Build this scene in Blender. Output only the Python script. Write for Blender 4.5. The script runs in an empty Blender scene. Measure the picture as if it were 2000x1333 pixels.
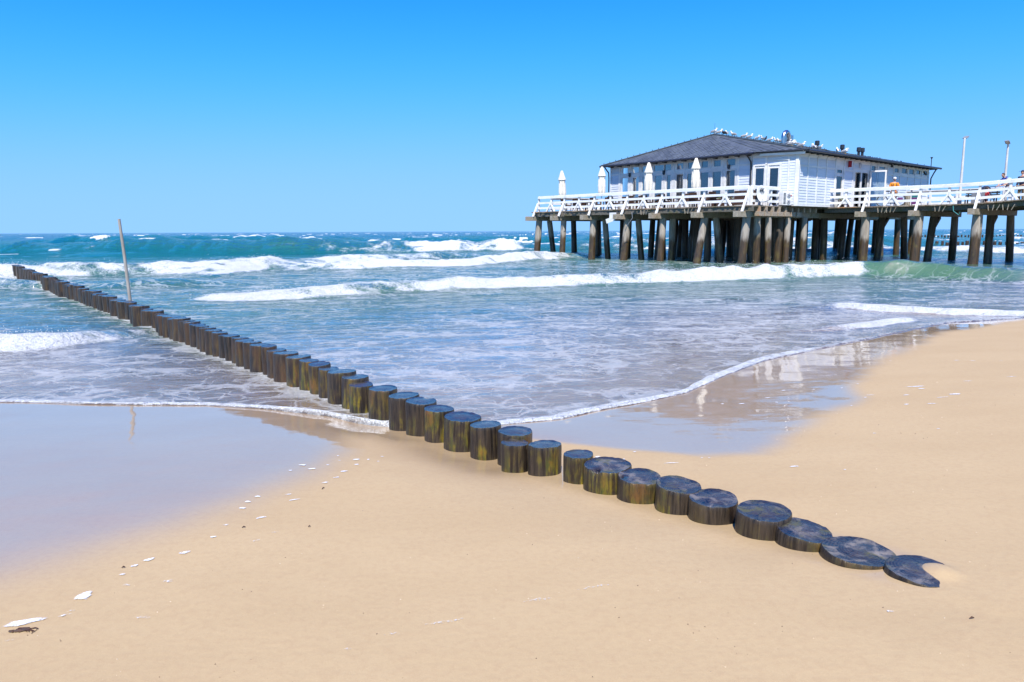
import bpy, math, random
import numpy as np
from mathutils import Vector, Matrix
R = math.radians
random.seed(7)
scene = bpy.context.scene

# ------------------------------------------------------------------ camera
cd = bpy.data.cameras.new('camera'); cam = bpy.data.objects.new('camera', cd)
scene.collection.objects.link(cam); scene.camera = cam
cd.sensor_width = 36.0; cd.lens = 1444 * 36 / 2000; cd.clip_start = 0.05; cd.clip_end = 20000
PITCH = math.atan(215 / 1444)
cam.matrix_world = (Matrix.Translation((0, 0, 2.0)) @ Matrix.Rotation(R(90) - PITCH, 4, 'X')
                    @ Matrix.Rotation(-math.atan(9 / 2000), 4, 'Z'))

# ------------------------------------------------------------------ sky, sun, exposure
SUN_EL, SUN_AZ = R(56), R(185)          # azimuth clockwise from +Y: the sun stands behind the camera
world = bpy.data.worlds.new('World'); scene.world = world; world.use_nodes = True
wn = world.node_tree; wn.nodes.clear()
sky = wn.nodes.new('ShaderNodeTexSky'); sky.sky_type = 'NISHITA'; sky.sun_disc = False
sky.sun_elevation = SUN_EL; sky.sun_rotation = SUN_AZ
sky.altitude = 0; sky.air_density = 1.0; sky.dust_density = 0.0; sky.ozone_density = 4.0
sep = wn.nodes.new('ShaderNodeSeparateColor'); com = wn.nodes.new('ShaderNodeCombineColor')   # one even colour grade over the whole sky
for ch, (top, c, g) in enumerate(((0.33, 3.25, 3.3), (0.68, 2.70, 2.7), (1.36, 2.5, 1.9))):
    x = None
    for op, val in (('DIVIDE', c), ('POWER', g)):
        nd = wn.nodes.new('ShaderNodeMath'); nd.operation = op; nd.inputs[1].default_value = val
        wn.links.new(sep.outputs[ch] if x is None else x.outputs[0], nd.inputs[0]); x = nd
    ad = wn.nodes.new('ShaderNodeMath'); ad.operation = 'ADD'; ad.inputs[1].default_value = 1.0; wn.links.new(x.outputs[0], ad.inputs[0])
    dv = wn.nodes.new('ShaderNodeMath'); dv.operation = 'DIVIDE'; wn.links.new(x.outputs[0], dv.inputs[0]); wn.links.new(ad.outputs[0], dv.inputs[1])
    ml = wn.nodes.new('ShaderNodeMath'); ml.operation = 'MULTIPLY'; ml.inputs[1].default_value = top/0.15/1.43
    wn.links.new(dv.outputs[0], ml.inputs[0]); wn.links.new(ml.outputs[0], com.inputs[ch])
bg = wn.nodes.new('ShaderNodeBackground'); bg.inputs['Strength'].default_value = 0.15
wo = wn.nodes.new('ShaderNodeOutputWorld')
wn.links.new(sky.outputs[0], sep.inputs[0]); wn.links.new(com.outputs[0], bg.inputs[0]); wn.links.new(bg.outputs[0], wo.inputs[0])
sl = bpy.data.lights.new('sun', 'SUN'); sl.energy = 5.0; sl.angle = R(0.53); sl.color = (1.0, 0.95, 0.87)
so = bpy.data.objects.new('sun', sl); scene.collection.objects.link(so)
sd = Vector((math.sin(SUN_AZ) * math.cos(SUN_EL), math.cos(SUN_AZ) * math.cos(SUN_EL), math.sin(SUN_EL)))
so.rotation_euler = sd.to_track_quat('Z', 'Y').to_euler(); so.location = sd * 60
scene.view_settings.view_transform = 'Standard'; scene.view_settings.look = 'None'
scene.view_settings.exposure = 0.52; scene.view_settings.gamma = 1.0
scene.cycles.use_denoising = True
scene.cycles.max_bounces = 8; scene.cycles.transparent_max_bounces = 12
scene.cycles.caustics_reflective = False; scene.cycles.caustics_refractive = False

# ------------------------------------------------------------------ frame of the pier: v to the right along the shore, u out to sea
TH = R(41.5)
VX, VY = math.cos(TH), math.sin(TH); UX, UY = -math.sin(TH), math.cos(TH)
def W(v, u, z=0.0): return Vector((v * VX + u * UX, v * VY + u * UY, z))

# ------------------------------------------------------------------ mesh builder
class MB:
    def __init__(s): s.v = []; s.f = []
    def add(s, vs, fs):
        n = len(s.v); s.v += [tuple(p) for p in vs]; s.f += [tuple(i + n for i in f) for f in fs]; return s
    def box(s, a, b):
        x0, y0, z0 = a; x1, y1, z1 = b
        return s.add([(x0,y0,z0),(x1,y0,z0),(x1,y1,z0),(x0,y1,z0),(x0,y0,z1),(x1,y0,z1),(x1,y1,z1),(x0,y1,z1)],
                     [(0,3,2,1),(4,5,6,7),(0,1,5,4),(1,2,6,5),(2,3,7,6),(3,0,4,7)])
    def bev(s, a, b, e):          # a box with chamfered vertical and top edges
        x0, y0, z0 = a; x1, y1, z1 = b
        def ring(i, z): return [(x0+i,y0,z),(x1-i,y0,z),(x1,y0+i,z),(x1,y1-i,z),(x1-i,y1,z),(x0+i,y1,z),(x0,y1-i,z),(x0,y0+i,z)]
        def inset(z): return [(x0+e,y0+e,z),(x1-e,y0+e,z),(x1-e,y0+e,z),(x1-e,y1-e,z),(x1-e,y1-e,z),(x0+e,y1-e,z),(x0+e,y1-e,z),(x0+e,y0+e,z)]
        n = len(s.v); s.v += ring(e, z0) + ring(e, z1 - e) + inset(z1)
        for k in range(8):
            j = (k + 1) % 8
            s.f.append((n+k, n+j, n+8+j, n+8+k)); s.f.append((n+8+k, n+8+j, n+16+j, n+16+k))
        s.f.append(tuple(n+16+k for k in (0,1,3,5))); s.f.append(tuple(n+7-k for k in range(8)))
        return s
    def beam(s, p, q, w, h, up=(0,0,1)):
        p, q = Vector(p), Vector(q); d = (q - p).normalized(); up = Vector(up)
        a = d.cross(up)
        if a.length < 1e-4: a = d.cross(Vector((1,0,0)))
        a.normalize(); b = a.cross(d); vs = []
        for c in (p, q):
            for i, j in ((-1,-1),(1,-1),(1,1),(-1,1)): vs.append(c + a * (w/2*i) + b * (h/2*j))
        return s.add(vs, [(0,1,2,3),(7,6,5,4),(0,4,5,1),(1,5,6,2),(2,6,7,3),(3,7,4,0)])
    def tube(s, pts, rad, n=10, cap=True):
        pts = [Vector(p) for p in pts]
        if not isinstance(rad, (list, tuple)): rad = [rad] * len(pts)
        base = len(s.v); prev = None
        for i, p in enumerate(pts):
            t = (pts[min(i+1, len(pts)-1)] - pts[max(i-1, 0)]).normalized()
            a = prev - t * prev.dot(t) if prev else t.cross(Vector((0,0,1)))
            if a.length < 1e-3: a = t.cross(Vector((1,0.1,0)))
            a.normalize(); prev = a; b = t.cross(a)
            for k in range(n):
                an = 2*math.pi*k/n; s.v.append(tuple(p + a*(math.cos(an)*rad[i]) + b*(math.sin(an)*rad[i])))
        for i in range(len(pts)-1):
            for k in range(n):
                j = (k+1) % n; s.f.append((base+i*n+k, base+i*n+j, base+(i+1)*n+j, base+(i+1)*n+k))
        if cap:
            s.f.append(tuple(base+n-1-k for k in range(n))); s.f.append(tuple(base+(len(pts)-1)*n+k for k in range(n)))
        return s
    def lathe(s, prof, c=(0,0,0), n=16, sx=1.0, sy=1.0, fold=0.0, folds=8, M=None):
        base = len(s.v); M = M or Matrix.Identity(4)
        for r, z in prof:
            for k in range(n):
                an = 2*math.pi*k/n; rr = r*(1 + fold*math.cos(folds*an))
                s.v.append(tuple(M @ Vector((c[0]+rr*math.cos(an)*sx, c[1]+rr*math.sin(an)*sy, c[2]+z))))
        for i in range(len(prof)-1):
            for k in range(n):
                j = (k+1) % n; s.f.append((base+i*n+k, base+i*n+j, base+(i+1)*n+j, base+(i+1)*n+k))
        s.f.append(tuple(base+n-1-k for k in range(n))); s.f.append(tuple(base+(len(prof)-1)*n+k for k in range(n)))
        return s
    def ball(s, c, rx, ry, rz, n=12, m=8, M=None):
        prof = [(math.sin(math.pi*i/m), -math.cos(math.pi*i/m)*rz) for i in range(1, m)]
        return s.lathe(prof, c, n, rx, ry, M=M)
    def mesh(s, name, smooth=False):
        me = bpy.data.meshes.new(name); me.from_pydata(s.v, [], s.f); me.update()
        if smooth: me.polygons.foreach_set('use_smooth', [True]*len(me.polygons))
        return me
    def build(s, name, mat, parent=None, smooth=False, kind=None):
        o = bpy.data.objects.new(name, s.mesh(name, smooth)); o.data.materials.append(mat)
        scene.collection.objects.link(o)
        if smooth:
            o.data.shade_auto_smooth = True if hasattr(o.data, 'shade_auto_smooth') else None
        if parent: o.parent = parent
        if kind: o['kind'] = kind
        return o
def smooth_angle(me, deg=40):
    me.polygons.foreach_set('use_smooth', [True]*len(me.polygons))
    me.set_sharp_from_angle(angle=R(deg))
def _build(s, name, mat, parent=None, smooth=False, kind=None):
    me = s.mesh(name)
    if smooth: smooth_angle(me)
    o = bpy.data.objects.new(name, me); me.materials.append(mat); scene.collection.objects.link(o)
    if parent: o.parent = parent
    if kind: o['kind'] = kind
    return o
MB.build = _build
def tag(o, label, cat, group=None, kind=None):
    o['label'] = label; o['category'] = cat
    if group: o['group'] = group
    if kind: o['kind'] = kind
    return o
def thing(name, label, cat, loc, rz=0.0, group=None):
    o = bpy.data.objects.new(name, None); o.empty_display_size = 0.2; scene.collection.objects.link(o)
    o.location = loc; o.rotation_euler = (0, 0, rz); return tag(o, label, cat, group)
def part(name, parent):
    o = bpy.data.objects.new(name, None); o.empty_display_size = 0.1; scene.collection.objects.link(o); o.parent = parent; return o
def copy_tree(o, parent=None):
    c = o.copy(); scene.collection.objects.link(c); c.parent = parent
    for ch in o.children: copy_tree(ch, c)
    return c
def ordinal(n):
    return '%d%s' % (n, 'th' if 10 <= n % 100 <= 20 else {1:'st',2:'nd',3:'rd'}.get(n % 10, 'th'))

# ------------------------------------------------------------------ materials
class NT:
    def __init__(s, name):
        s.m = bpy.data.materials.new(name); s.m.use_nodes = True; s.t = s.m.node_tree; s.t.nodes.clear()
        s.out = s.n('ShaderNodeOutputMaterial')
    def n(s, typ, **kw):
        nd = s.t.nodes.new(typ)
        for k, v in kw.items():
            if k in nd.inputs: s.set(nd.inputs[k], v)
            else: setattr(nd, k, v)
        return nd
    def set(s, sock, v):
        if isinstance(v, bpy.types.NodeSocket): s.t.links.new(v, sock)
        elif isinstance(v, bpy.types.Node): s.t.links.new(v.outputs[0], sock)
        else:
            if sock.type == 'RGBA' and len(v) == 3: v = (*v, 1)
            sock.default_value = v
    def math(s, op, a, b=0.0, clamp=False):
        nd = s.n('ShaderNodeMath', operation=op, use_clamp=clamp); s.set(nd.inputs[0], a); s.set(nd.inputs[1], b); return nd.outputs[0]
    def mix(s, f, a, b, mode='MIX'):
        nd = s.n('ShaderNodeMix', data_type='RGBA', blend_type=mode, clamp_factor=True)
        s.set(nd.inputs[0], f); s.set(nd.inputs[6], a); s.set(nd.inputs[7], b); return nd.outputs[2]
    def step(s, x, lo, hi):
        nd = s.n('ShaderNodeMapRange', interpolation_type='SMOOTHSTEP'); s.set(nd.inputs[0], x)
        s.set(nd.inputs[1], lo); s.set(nd.inputs[2], hi); return nd.outputs[0]
    def coord(s, kind='Object', scale=(1,1,1), add=None):
        c = s.n('ShaderNodeTexCoord').outputs[kind] if kind != 'World' else s.n('ShaderNodeNewGeometry').outputs['Position']
        if add is not None:
            a = s.n('ShaderNodeVectorMath', operation='ADD'); s.set(a.inputs[0], c); s.set(a.inputs[1], add); c = a.outputs[0]
        m = s.n('ShaderNodeMapping'); s.set(m.inputs[0], c); m.inputs['Scale'].default_value = scale; return m.outputs[0]
    def noise(s, vec, scale=5, detail=4, rough=0.55, dist=0.0):
        nd = s.n('ShaderNodeTexNoise'); s.set(nd.inputs['Vector'], vec); nd.inputs['Scale'].default_value = scale
        nd.inputs['Detail'].default_value = detail; nd.inputs['Roughness'].default_value = rough; nd.inputs['Distortion'].default_value = dist
        return nd.outputs[0]
    def bump(s, h, strength=0.3, dist=0.02, normal=None):
        nd = s.n('ShaderNodeBump'); s.set(nd.inputs['Height'], h); nd.inputs['Strength'].default_value = strength
        nd.inputs['Distance'].default_value = dist
        if normal is not None: s.set(nd.inputs['Normal'], normal)
        return nd.outputs[0]
    def attr(s, name, typ='GEOMETRY'):
        return s.n('ShaderNodeAttribute', attribute_name=name, attribute_type=typ).outputs['Fac']
    def principled(s, **kw):
        b = s.n('ShaderNodeBsdfPrincipled')
        for k, v in kw.items(): s.set(b.inputs[k.replace('_', ' ')], v)
        return b
    def done(s, sh):
        s.t.links.new(sh.outputs[0] if isinstance(sh, bpy.types.Node) else sh, s.out.inputs[0]); return s.m
def plain(name, c1, c2=None, rough=0.6, scale=4.0, stretch=(1,1,1), bump=0.15, bdist=0.01, metal=0.0, kind='Object', lo=0.35, hi=0.65):
    t = NT(name); rnd = t.n('ShaderNodeObjectInfo').outputs['Random']
    off = t.math('MULTIPLY', rnd, 37.0)
    v = t.coord(kind, stretch, off)
    n1 = t.noise(v, scale, 5, 0.6); c2 = c2 or tuple(x*0.75 for x in c1)
    col = t.mix(t.step(n1, lo, hi), c1, c2)
    b = t.principled(Base_Color=col, Roughness=rough, Metallic=metal, Normal=t.bump(t.noise(v, scale*6, 3), bump, bdist))
    return t.done(b)

M = {}
M['white'] = plain('white_paint', (0.80,0.80,0.80), (0.66,0.66,0.65), 0.5, 1.2, (1,1,3), 0.1)
M['rail'] = plain('railing_paint', (0.82,0.82,0.81), (0.58,0.58,0.57), 0.55, 1.6, (1,1,1), 0.2, lo=0.45, hi=0.8)
M['siding'] = plain('siding_paint', (0.67,0.71,0.78), (0.60,0.64,0.71), 0.5, 0.9, (1,1,6), 0.1)
M['slate'] = plain('roof_slate', (0.105,0.125,0.145), (0.062,0.076,0.09), 0.45, 1.3, (1,1,1), 0.2, lo=0.3, hi=0.7)
M['gutter'] = plain('gutter_metal', (0.025,0.03,0.04), (0.018,0.02,0.028), 0.35, 2)
M['dark'] = plain('dark_plastic', (0.02,0.02,0.022), None, 0.5, 3)
M['tyre'] = plain('tyre_rubber', (0.012,0.012,0.012), None, 0.8, 5)
M['steel'] = plain('galvanised_steel', (0.6,0.6,0.6), (0.45,0.45,0.46), 0.28, 3, metal=1.0)
M['lamp_pole'] = plain('lamp_pole_paint', (0.62,0.62,0.60), (0.5,0.5,0.48), 0.45, 1.2)
M['cream'] = plain('parasol_cloth', (0.80,0.76,0.66), (0.60,0.52,0.38), 0.9, 1.3, (1,1,0.5), 0.3, lo=0.5, hi=0.85)
M['rust'] = plain('rust_stain', (0.42,0.12,0.05), (0.5,0.3,0.15), 0.9, 9)
M['wicker'] = plain('brown_wicker', (0.075,0.035,0.022), (0.04,0.02,0.014), 0.7, 30, (1,1,3), 0.6)
M['curtain'] = plain('curtain_cloth', (0.75,0.76,0.78), (0.55,0.58,0.62), 0.9, 1.5, (4,4,0.4), 0.2)
M['floor_in'] = plain('interior_boards', (0.18,0.12,0.08), None, 0.6, 3)
M['gull_white'] = plain('gull_plumage', (0.82,0.82,0.80), (0.72,0.72,0.70), 0.9, 8)
M['gull_grey'] = plain('gull_wing', (0.33,0.35,0.38), (0.25,0.26,0.28), 0.9, 8)
M['beak'] = plain('gull_beak', (0.6,0.35,0.05), None, 0.5, 8)
M['crow'] = plain('crow_plumage', (0.015,0.015,0.02), (0.03,0.03,0.035), 0.6, 8)
M['orange'] = plain('orange_jacket', (0.80,0.30,0.015), (0.62,0.20,0.01), 0.8, 8)
M['skin'] = plain('skin', (0.55,0.32,0.22), (0.48,0.26,0.18), 0.55, 9)
M['hair'] = plain('hair', (0.035,0.02,0.012), None, 0.6, 20)
M['navy'] = plain('navy_cloth', (0.012,0.02,0.05), (0.02,0.03,0.07), 0.85, 12)
M['blue'] = plain('blue_scarf', (0.02,0.06,0.32), (0.015,0.04,0.2), 0.9, 12)
M['lightblue'] = plain('light_shirt', (0.50,0.66,0.80), (0.42,0.58,0.72), 0.9, 9)
M['khaki'] = plain('khaki_cloth', (0.22,0.17,0.10), (0.16,0.12,0.07), 0.9, 9)
M['pale'] = plain('pale_cloth', (0.6,0.6,0.62), (0.5,0.5,0.53), 0.9, 9)
M['red'] = plain('red_cloth', (0.5,0.03,0.04), (0.35,0.02,0.03), 0.8, 9)
M['purple'] = plain('purple_print', (0.10,0.02,0.12), (0.16,0.03,0.18), 0.6, 9)
M['teal'] = plain('teal_print', (0.02,0.22,0.22), (0.01,0.14,0.16), 0.6, 9)
M['leaf'] = plain('planter_leaves', (0.06,0.10,0.02), (0.16,0.16,0.03), 0.7, 14)
M['bench_wood'] = plain('bench_slats', (0.05,0.07,0.07), (0.03,0.045,0.05), 0.6, 6)
M['grey_box'] = plain('grey_board', (0.22,0.24,0.27), None, 0.6, 3)
M['seaweed'] = plain('seaweed', (0.09,0.035,0.012), (0.03,0.012,0.006), 0.5, 30)
M['grit'] = plain('shell_grit', (0.55,0.46,0.34), (0.07,0.05,0.035), 0.7, 3.0, kind='World', lo=0.48, hi=0.52)
M['yellow'] = plain('yellow_rope', (0.6,0.5,0.05), None, 0.7, 9)

def glass():
    t = NT('window_glass')
    gl = t.n('ShaderNodeBsdfGlossy', Color=(0.9,0.95,1.0), Roughness=0.02)
    tr = t.n('ShaderNodeBsdfTransparent', Color=(0.62,0.70,0.76))
    fr = t.n('ShaderNodeFresnel', IOR=1.55)
    mx = t.n('ShaderNodeMixShader'); t.set(mx.inputs[0], t.math('ADD', fr.outputs[0], 0.05)); t.set(mx.inputs[1], tr); t.set(mx.inputs[2], gl)
    return t.done(mx)
M['glass'] = glass()

def timber(name, dry, dark, moss=0.0, tint=(0.35,0.17,0.06), tint_amt=0.25, scale=(1,1,1)):
    t = NT(name); rnd = t.n('ShaderNodeObjectInfo').outputs['Random']; off = t.math('MULTIPLY', rnd, 51.0)
    v = t.coord('Object', scale, off)
    g = t.noise(t.coord('Object', tuple(7*x for x in scale), off), 2.2, 5, 0.65)
    col = t.mix(t.step(g, 0.3, 0.7), dry, dark)
    col = t.mix(t.math('MULTIPLY', t.step(t.noise(v, 1.1, 4), 0.52, 0.75), tint_amt), col, tint)
    if moss: col = t.mix(t.math('MULTIPLY', t.step(t.noise(v, 2.3, 5), 0.5, 0.68), moss), col, (0.10,0.095,0.025))
    return t.done(t.principled(Base_Color=col, Roughness=0.8, Normal=t.bump(g, 0.5, 0.02)))
M['cap'] = timber('cap_timber', (0.40,0.36,0.29), (0.24,0.20,0.15), 0.5)
M['block'] = timber('worn_timber', (0.42,0.35,0.27), (0.25,0.19,0.14), 0.1, (0.55,0.22,0.05), 0.75)
M['joist'] = timber('joist_timber', (0.17,0.155,0.13), (0.075,0.065,0.05), 0.65)
M['deck'] = timber('deck_timber', (0.27,0.22,0.165), (0.13,0.105,0.08), 0.5, (0.6,0.25,0.06), 0.6)
M['pole'] = timber('grey_pole_wood', (0.42,0.39,0.36), (0.30,0.26,0.22), 0.0, (0.2,0.1,0.05), 0.3, (1,1,0.2))

def pile_mat(name='pile_wood', d1=(0.40,0.36,0.31), d2=(0.22,0.185,0.15)):
    t = NT(name); rnd = t.n('ShaderNodeObjectInfo').outputs['Random']; off = t.math('MULTIPLY', rnd, 23.0)
    v = t.coord('World', (5,5,0.45), off)
    g = t.noise(v, 2.0, 5, 0.65)
    dry = t.mix(t.step(g, 0.3, 0.72), d1, d2)
    wet = t.mix(t.step(t.noise(v, 3.0, 4), 0.35, 0.65), (0.080,0.046,0.020), (0.038,0.026,0.014))
    wet = t.mix(t.math('MULTIPLY', t.step(t.noise(t.coord('World', (2,2,1.5), off), 2.0, 4), 0.5, 0.7), 0.6), wet, (0.13,0.10,0.025))
    z = t.n('ShaderNodeSeparateXYZ'); t.set(z.inputs[0], t.coord('World'))
    h = t.math('ADD', z.outputs[2], t.math('MULTIPLY', t.noise(t.coord('World', (2.5,2.5,0.6), off), 1.6, 4), 1.1))
    f = t.step(t.math('ADD', h, t.math('MULTIPLY', rnd, -0.5)), 1.6, 2.1)
    b = t.principled(Base_Color=t.mix(f, wet, dry), Roughness=t.math('ADD', t.math('MULTIPLY', f, 0.45), 0.38), Normal=t.bump(g, 0.6, 0.03))
    return t.done(b)
M['pile'] = pile_mat(); M['pile_shade'] = pile_mat('shaded_pile_wood', (0.11,0.09,0.07), (0.045,0.035,0.026))  # second one: same pile wood with under-deck shade darkened into its colour

def post_mats():
    t = NT('groyne_wood'); rnd = t.n('ShaderNodeObjectInfo').outputs['Random']; off = t.math('MULTIPLY', rnd, 61.0)
    al = t.attr('algae', 'OBJECT'); br = t.attr('brown', 'OBJECT')
    st = t.noise(t.coord('Object', (16,16,1.1), off), 1.8, 6, 0.65, 0.4)
    fine = t.noise(t.coord('Object', (60,60,5), off), 1.5, 4, 0.6)
    blot = t.noise(t.coord('Object', (3,3,2), off), 1.7, 4, 0.6)
    col = t.mix(t.step(st, 0.35, 0.68), (0.006,0.005,0.004), (0.062,0.044,0.030))
    col = t.mix(t.math('MULTIPLY', t.step(blot, 0.4, 0.65), br), col, (0.062,0.031,0.016))
    col = t.mix(t.math('MULTIPLY', t.step(fine, 0.55, 0.8), 0.35), col, (0.13,0.10,0.08))
    am = t.math('MULTIPLY', t.step(t.math('ADD', t.math('MULTIPLY', st, 0.55), t.math('MULTIPLY', blot, 0.6)), 0.55, 0.70), al)
    zz = t.n('ShaderNodeSeparateXYZ'); t.set(zz.inputs[0], t.coord('Object'))
    am = t.math('MULTIPLY', am, t.math('ADD', t.math('MULTIPLY', t.step(zz.outputs[2], -0.03, -0.22), 0.55), 0.55))
    am = t.math('MULTIPLY', am, t.step(t.noise(t.coord('Object', (40,40,16), off), 1.6, 4, 0.7), 0.25, 0.52))
    acol = t.mix(t.step(t.noise(t.coord('Object', (9,9,3), off), 2, 3), 0.4, 0.6), (0.21,0.165,0.010), (0.065,0.085,0.010))
    acol = t.mix(t.step(blot, 0.55, 0.72), acol, (0.22,0.10,0.014))
    col = t.mix(am, col, acol)
    bmp = t.bump(st, 0.7, 0.02, t.bump(fine, 0.5, 0.006))
    b = t.principled(Base_Color=col, Roughness=0.38, Normal=bmp, Specular_IOR_Level=0.5)
    side = t.done(b)
    t = NT('groyne_end_grain'); rnd = t.n('ShaderNodeObjectInfo').outputs['Random']; off = t.math('MULTIPLY', rnd, 61.0)
    gm = t.attr('mottle', 'OBJECT')
    v = t.coord('Object', (1,1,1))
    d = t.noise(t.coord('Object', (6,6,6), off), 1.0, 4, 0.6)
    ln = t.n('ShaderNodeVectorMath', operation='LENGTH'); t.set(ln.inputs[0], v)
    ringp = t.math('SINE', t.math('ADD', t.math('MULTIPLY', ln.outputs['Value'], 400.0), t.math('MULTIPLY', d, 34.0)))
    col = t.mix(t.step(ringp, -0.6, 0.8), (0.018,0.017,0.016), (0.040,0.036,0.031))
    core = t.step(t.math('ADD', ln.outputs['Value'], t.math('MULTIPLY', d, 0.08)), 0.16, 0.09)
    col = t.mix(t.math('MULTIPLY', core, 0.4), col, (0.075,0.055,0.04))
    xyz = t.n('ShaderNodeSeparateXYZ'); t.set(xyz.inputs[0], v)
    ang = t.math('ARCTAN2', xyz.outputs[1], xyz.outputs[0])
    crack = t.step(t.math('SINE', t.math('ADD', t.math('MULTIPLY', ang, 3.0), t.math('MULTIPLY', t.noise(t.coord('Object', (14,14,14), off), 1.0, 3), 7.0))), 0.965, 0.998)
    col = t.mix(t.math('MULTIPLY', crack, t.step(ln.outputs['Value'], 0.012, 0.05)), col, (0.004,0.004,0.004))
    pat = t.step(t.noise(t.coord('Object', (9,9,9), off), 1.0, 5, 0.65, 0.6), 0.43, 0.68)
    col = t.mix(t.math('MULTIPLY', pat, gm), col, t.mix(t.step(d, 0.42, 0.58), (0.105,0.10,0.025), (0.21,0.185,0.16)))
    rough = t.math('ADD', t.math('MULTIPLY', t.math('MULTIPLY', pat, gm), 0.45), 0.11)
    bm = t.bump(t.noise(t.coord('Object', (30,30,30), off), 1.0, 5, 0.65), 0.38, 0.012, t.bump(ringp, 0.035, 0.0015))
    b = t.principled(Base_Color=col, Roughness=rough, IOR=t.math('SUBTRACT', 1.95, t.math('MULTIPLY', gm, 0.5)), Normal=bm)
    return side, t.done(b)
M['post'], M['end'] = post_mats()

# ------------------------------------------------------------------ terrain functions (numpy)
_rng = np.random.RandomState(3); _perm = _rng.rand(512, 512)
def vnoise(x, y, s=0):
    xi = np.floor(x).astype(int); yi = np.floor(y).astype(int); fx = x - xi; fy = y - yi
    fx = fx*fx*(3-2*fx); fy = fy*fy*(3-2*fy); xi = (xi + s*57) % 512; yi = (yi + s*131) % 512
    xj = (xi+1) % 512; yj = (yi+1) % 512
    return (_perm[xi,yi]*(1-fx)+_perm[xj,yi]*fx)*(1-fy) + (_perm[xi,yj]*(1-fx)+_perm[xj,yj]*fx)*fy
def fbm(x, y, octv=4, s=0, gain=0.5):
    a = 1.0; tot = 0; n = 0
    for i in range(octv):
        tot = tot + a*vnoise(x*2**i, y*2**i, s+i); n += a; a *= gain
    return tot/n
def sstep(x, lo, hi):
    t = np.clip((x-lo)/(hi-lo), 0, 1); return t*t*(3-2*t)
US_V = [-80,-5,0,1.14,2.0,2.9,3.43,3.76,3.95,4.3,4.89,5.53,6.48,7.57,8.96,10.4,12,15,17.4,19.5,30,60,300]
US_U = [12,11.2,11,10.5,9.54,8.7,7.95,7.4,6.7,5.75,5.65,5.43,5.37,5.3,5.6,5.82,5.8,5.69,5.6,4.8,4.2,3.6,3]
WT_V = [-60,-5,0.4,0.9,1.87,2.65,3.37,4.0,4.69,4.91,5.15,5.56,6.43,8.16,11.5,15.6,18.3,30,300]
WT_U = [3.1,3.6,4.05,4.1,4.35,4.8,5.6,5.5,4.75,3.95,3.35,2.95,3.05,3.4,4.34,4.85,4.5,3.9,2.6]
def shore(v): return np.interp(v, US_V, US_U)
POSTS = []          # (u, v, radius, top z), filled below
def sand_height(u, v):
    us = shore(v)
    z = 0.33*(1 - u/us)
    z = np.where(z > 0.3, 0.3 + 0.6*(1-np.exp(-(z-0.3)/0.6)), z)
    z = np.maximum(z, -0.9 + 0.3*np.tanh((z+0.9)/1.0))
    z = z + 0.010*(fbm(u*0.9, v*0.9, 3, 11)-0.5) + 0.004*(fbm(u*3, v*3, 3, 17)-0.5)
    lv = 3.87 + 0.04*u                      # the sand lies lower along the groyne, with little banks against the posts
    zt = np.interp(u, [0.9,1.28,1.6,1.92,2.56,3.18,3.78,4.17,4.6,5.0,6.0,6.8,7.3,9], [.29,.262,.238,.213,.172,.128,.095,.055,.014,.003,-.004,-.045,-.06,-.08])
    wgt = np.exp(-((v-lv)/0.62)**2)*sstep(u, 0.5, 1.1)*(1-sstep(u, 7.5, 9))
    dd = np.abs(v-lv)
    z = z + (zt - z)*wgt + 0.014*wgt*(vnoise(u*3.3, v*1.6, 5)-0.5)*2*sstep(dd, 0.12, 0.3)
    z = z + 0.031*np.exp(-(((u-1.235)**2 + (v-3.985)**2)/0.090**2)**1.5)      # sand blown over the last stump
    return z

# ------------------------------------------------------------------ beach
def grid_mesh(name, X, Y, Z, mat, attrs):
    n, m = X.shape
    co = np.stack([X, Y, Z], -1).reshape(-1, 3).astype(np.float32)
    i = np.arange(n-1)[:, None]*m + np.arange(m-1)[None, :]
    q = np.stack([i, i+1, i+m+1, i+m], -1).reshape(-1, 4).astype(np.int32)
    me = bpy.data.meshes.new(name); me.vertices.add(len(co)); me.vertices.foreach_set('co', co.ravel())
    me.loops.add(q.size); me.loops.foreach_set('vertex_index', q.ravel())
    me.polygons.add(len(q)); me.polygons.foreach_set('loop_start', np.arange(0, q.size, 4, dtype=np.int32))
    me.polygons.foreach_set('use_smooth', np.ones(len(q), dtype=bool))
    me.update(calc_edges=True)
    for k, a in attrs.items():
        at = me.attributes.new(k, 'FLOAT', 'POINT'); at.data.foreach_set('value', a.ravel().astype(np.float32))
    me.materials.append(mat); o = bpy.data.objects.new(name, me); scene.collection.objects.link(o); return o

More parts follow.
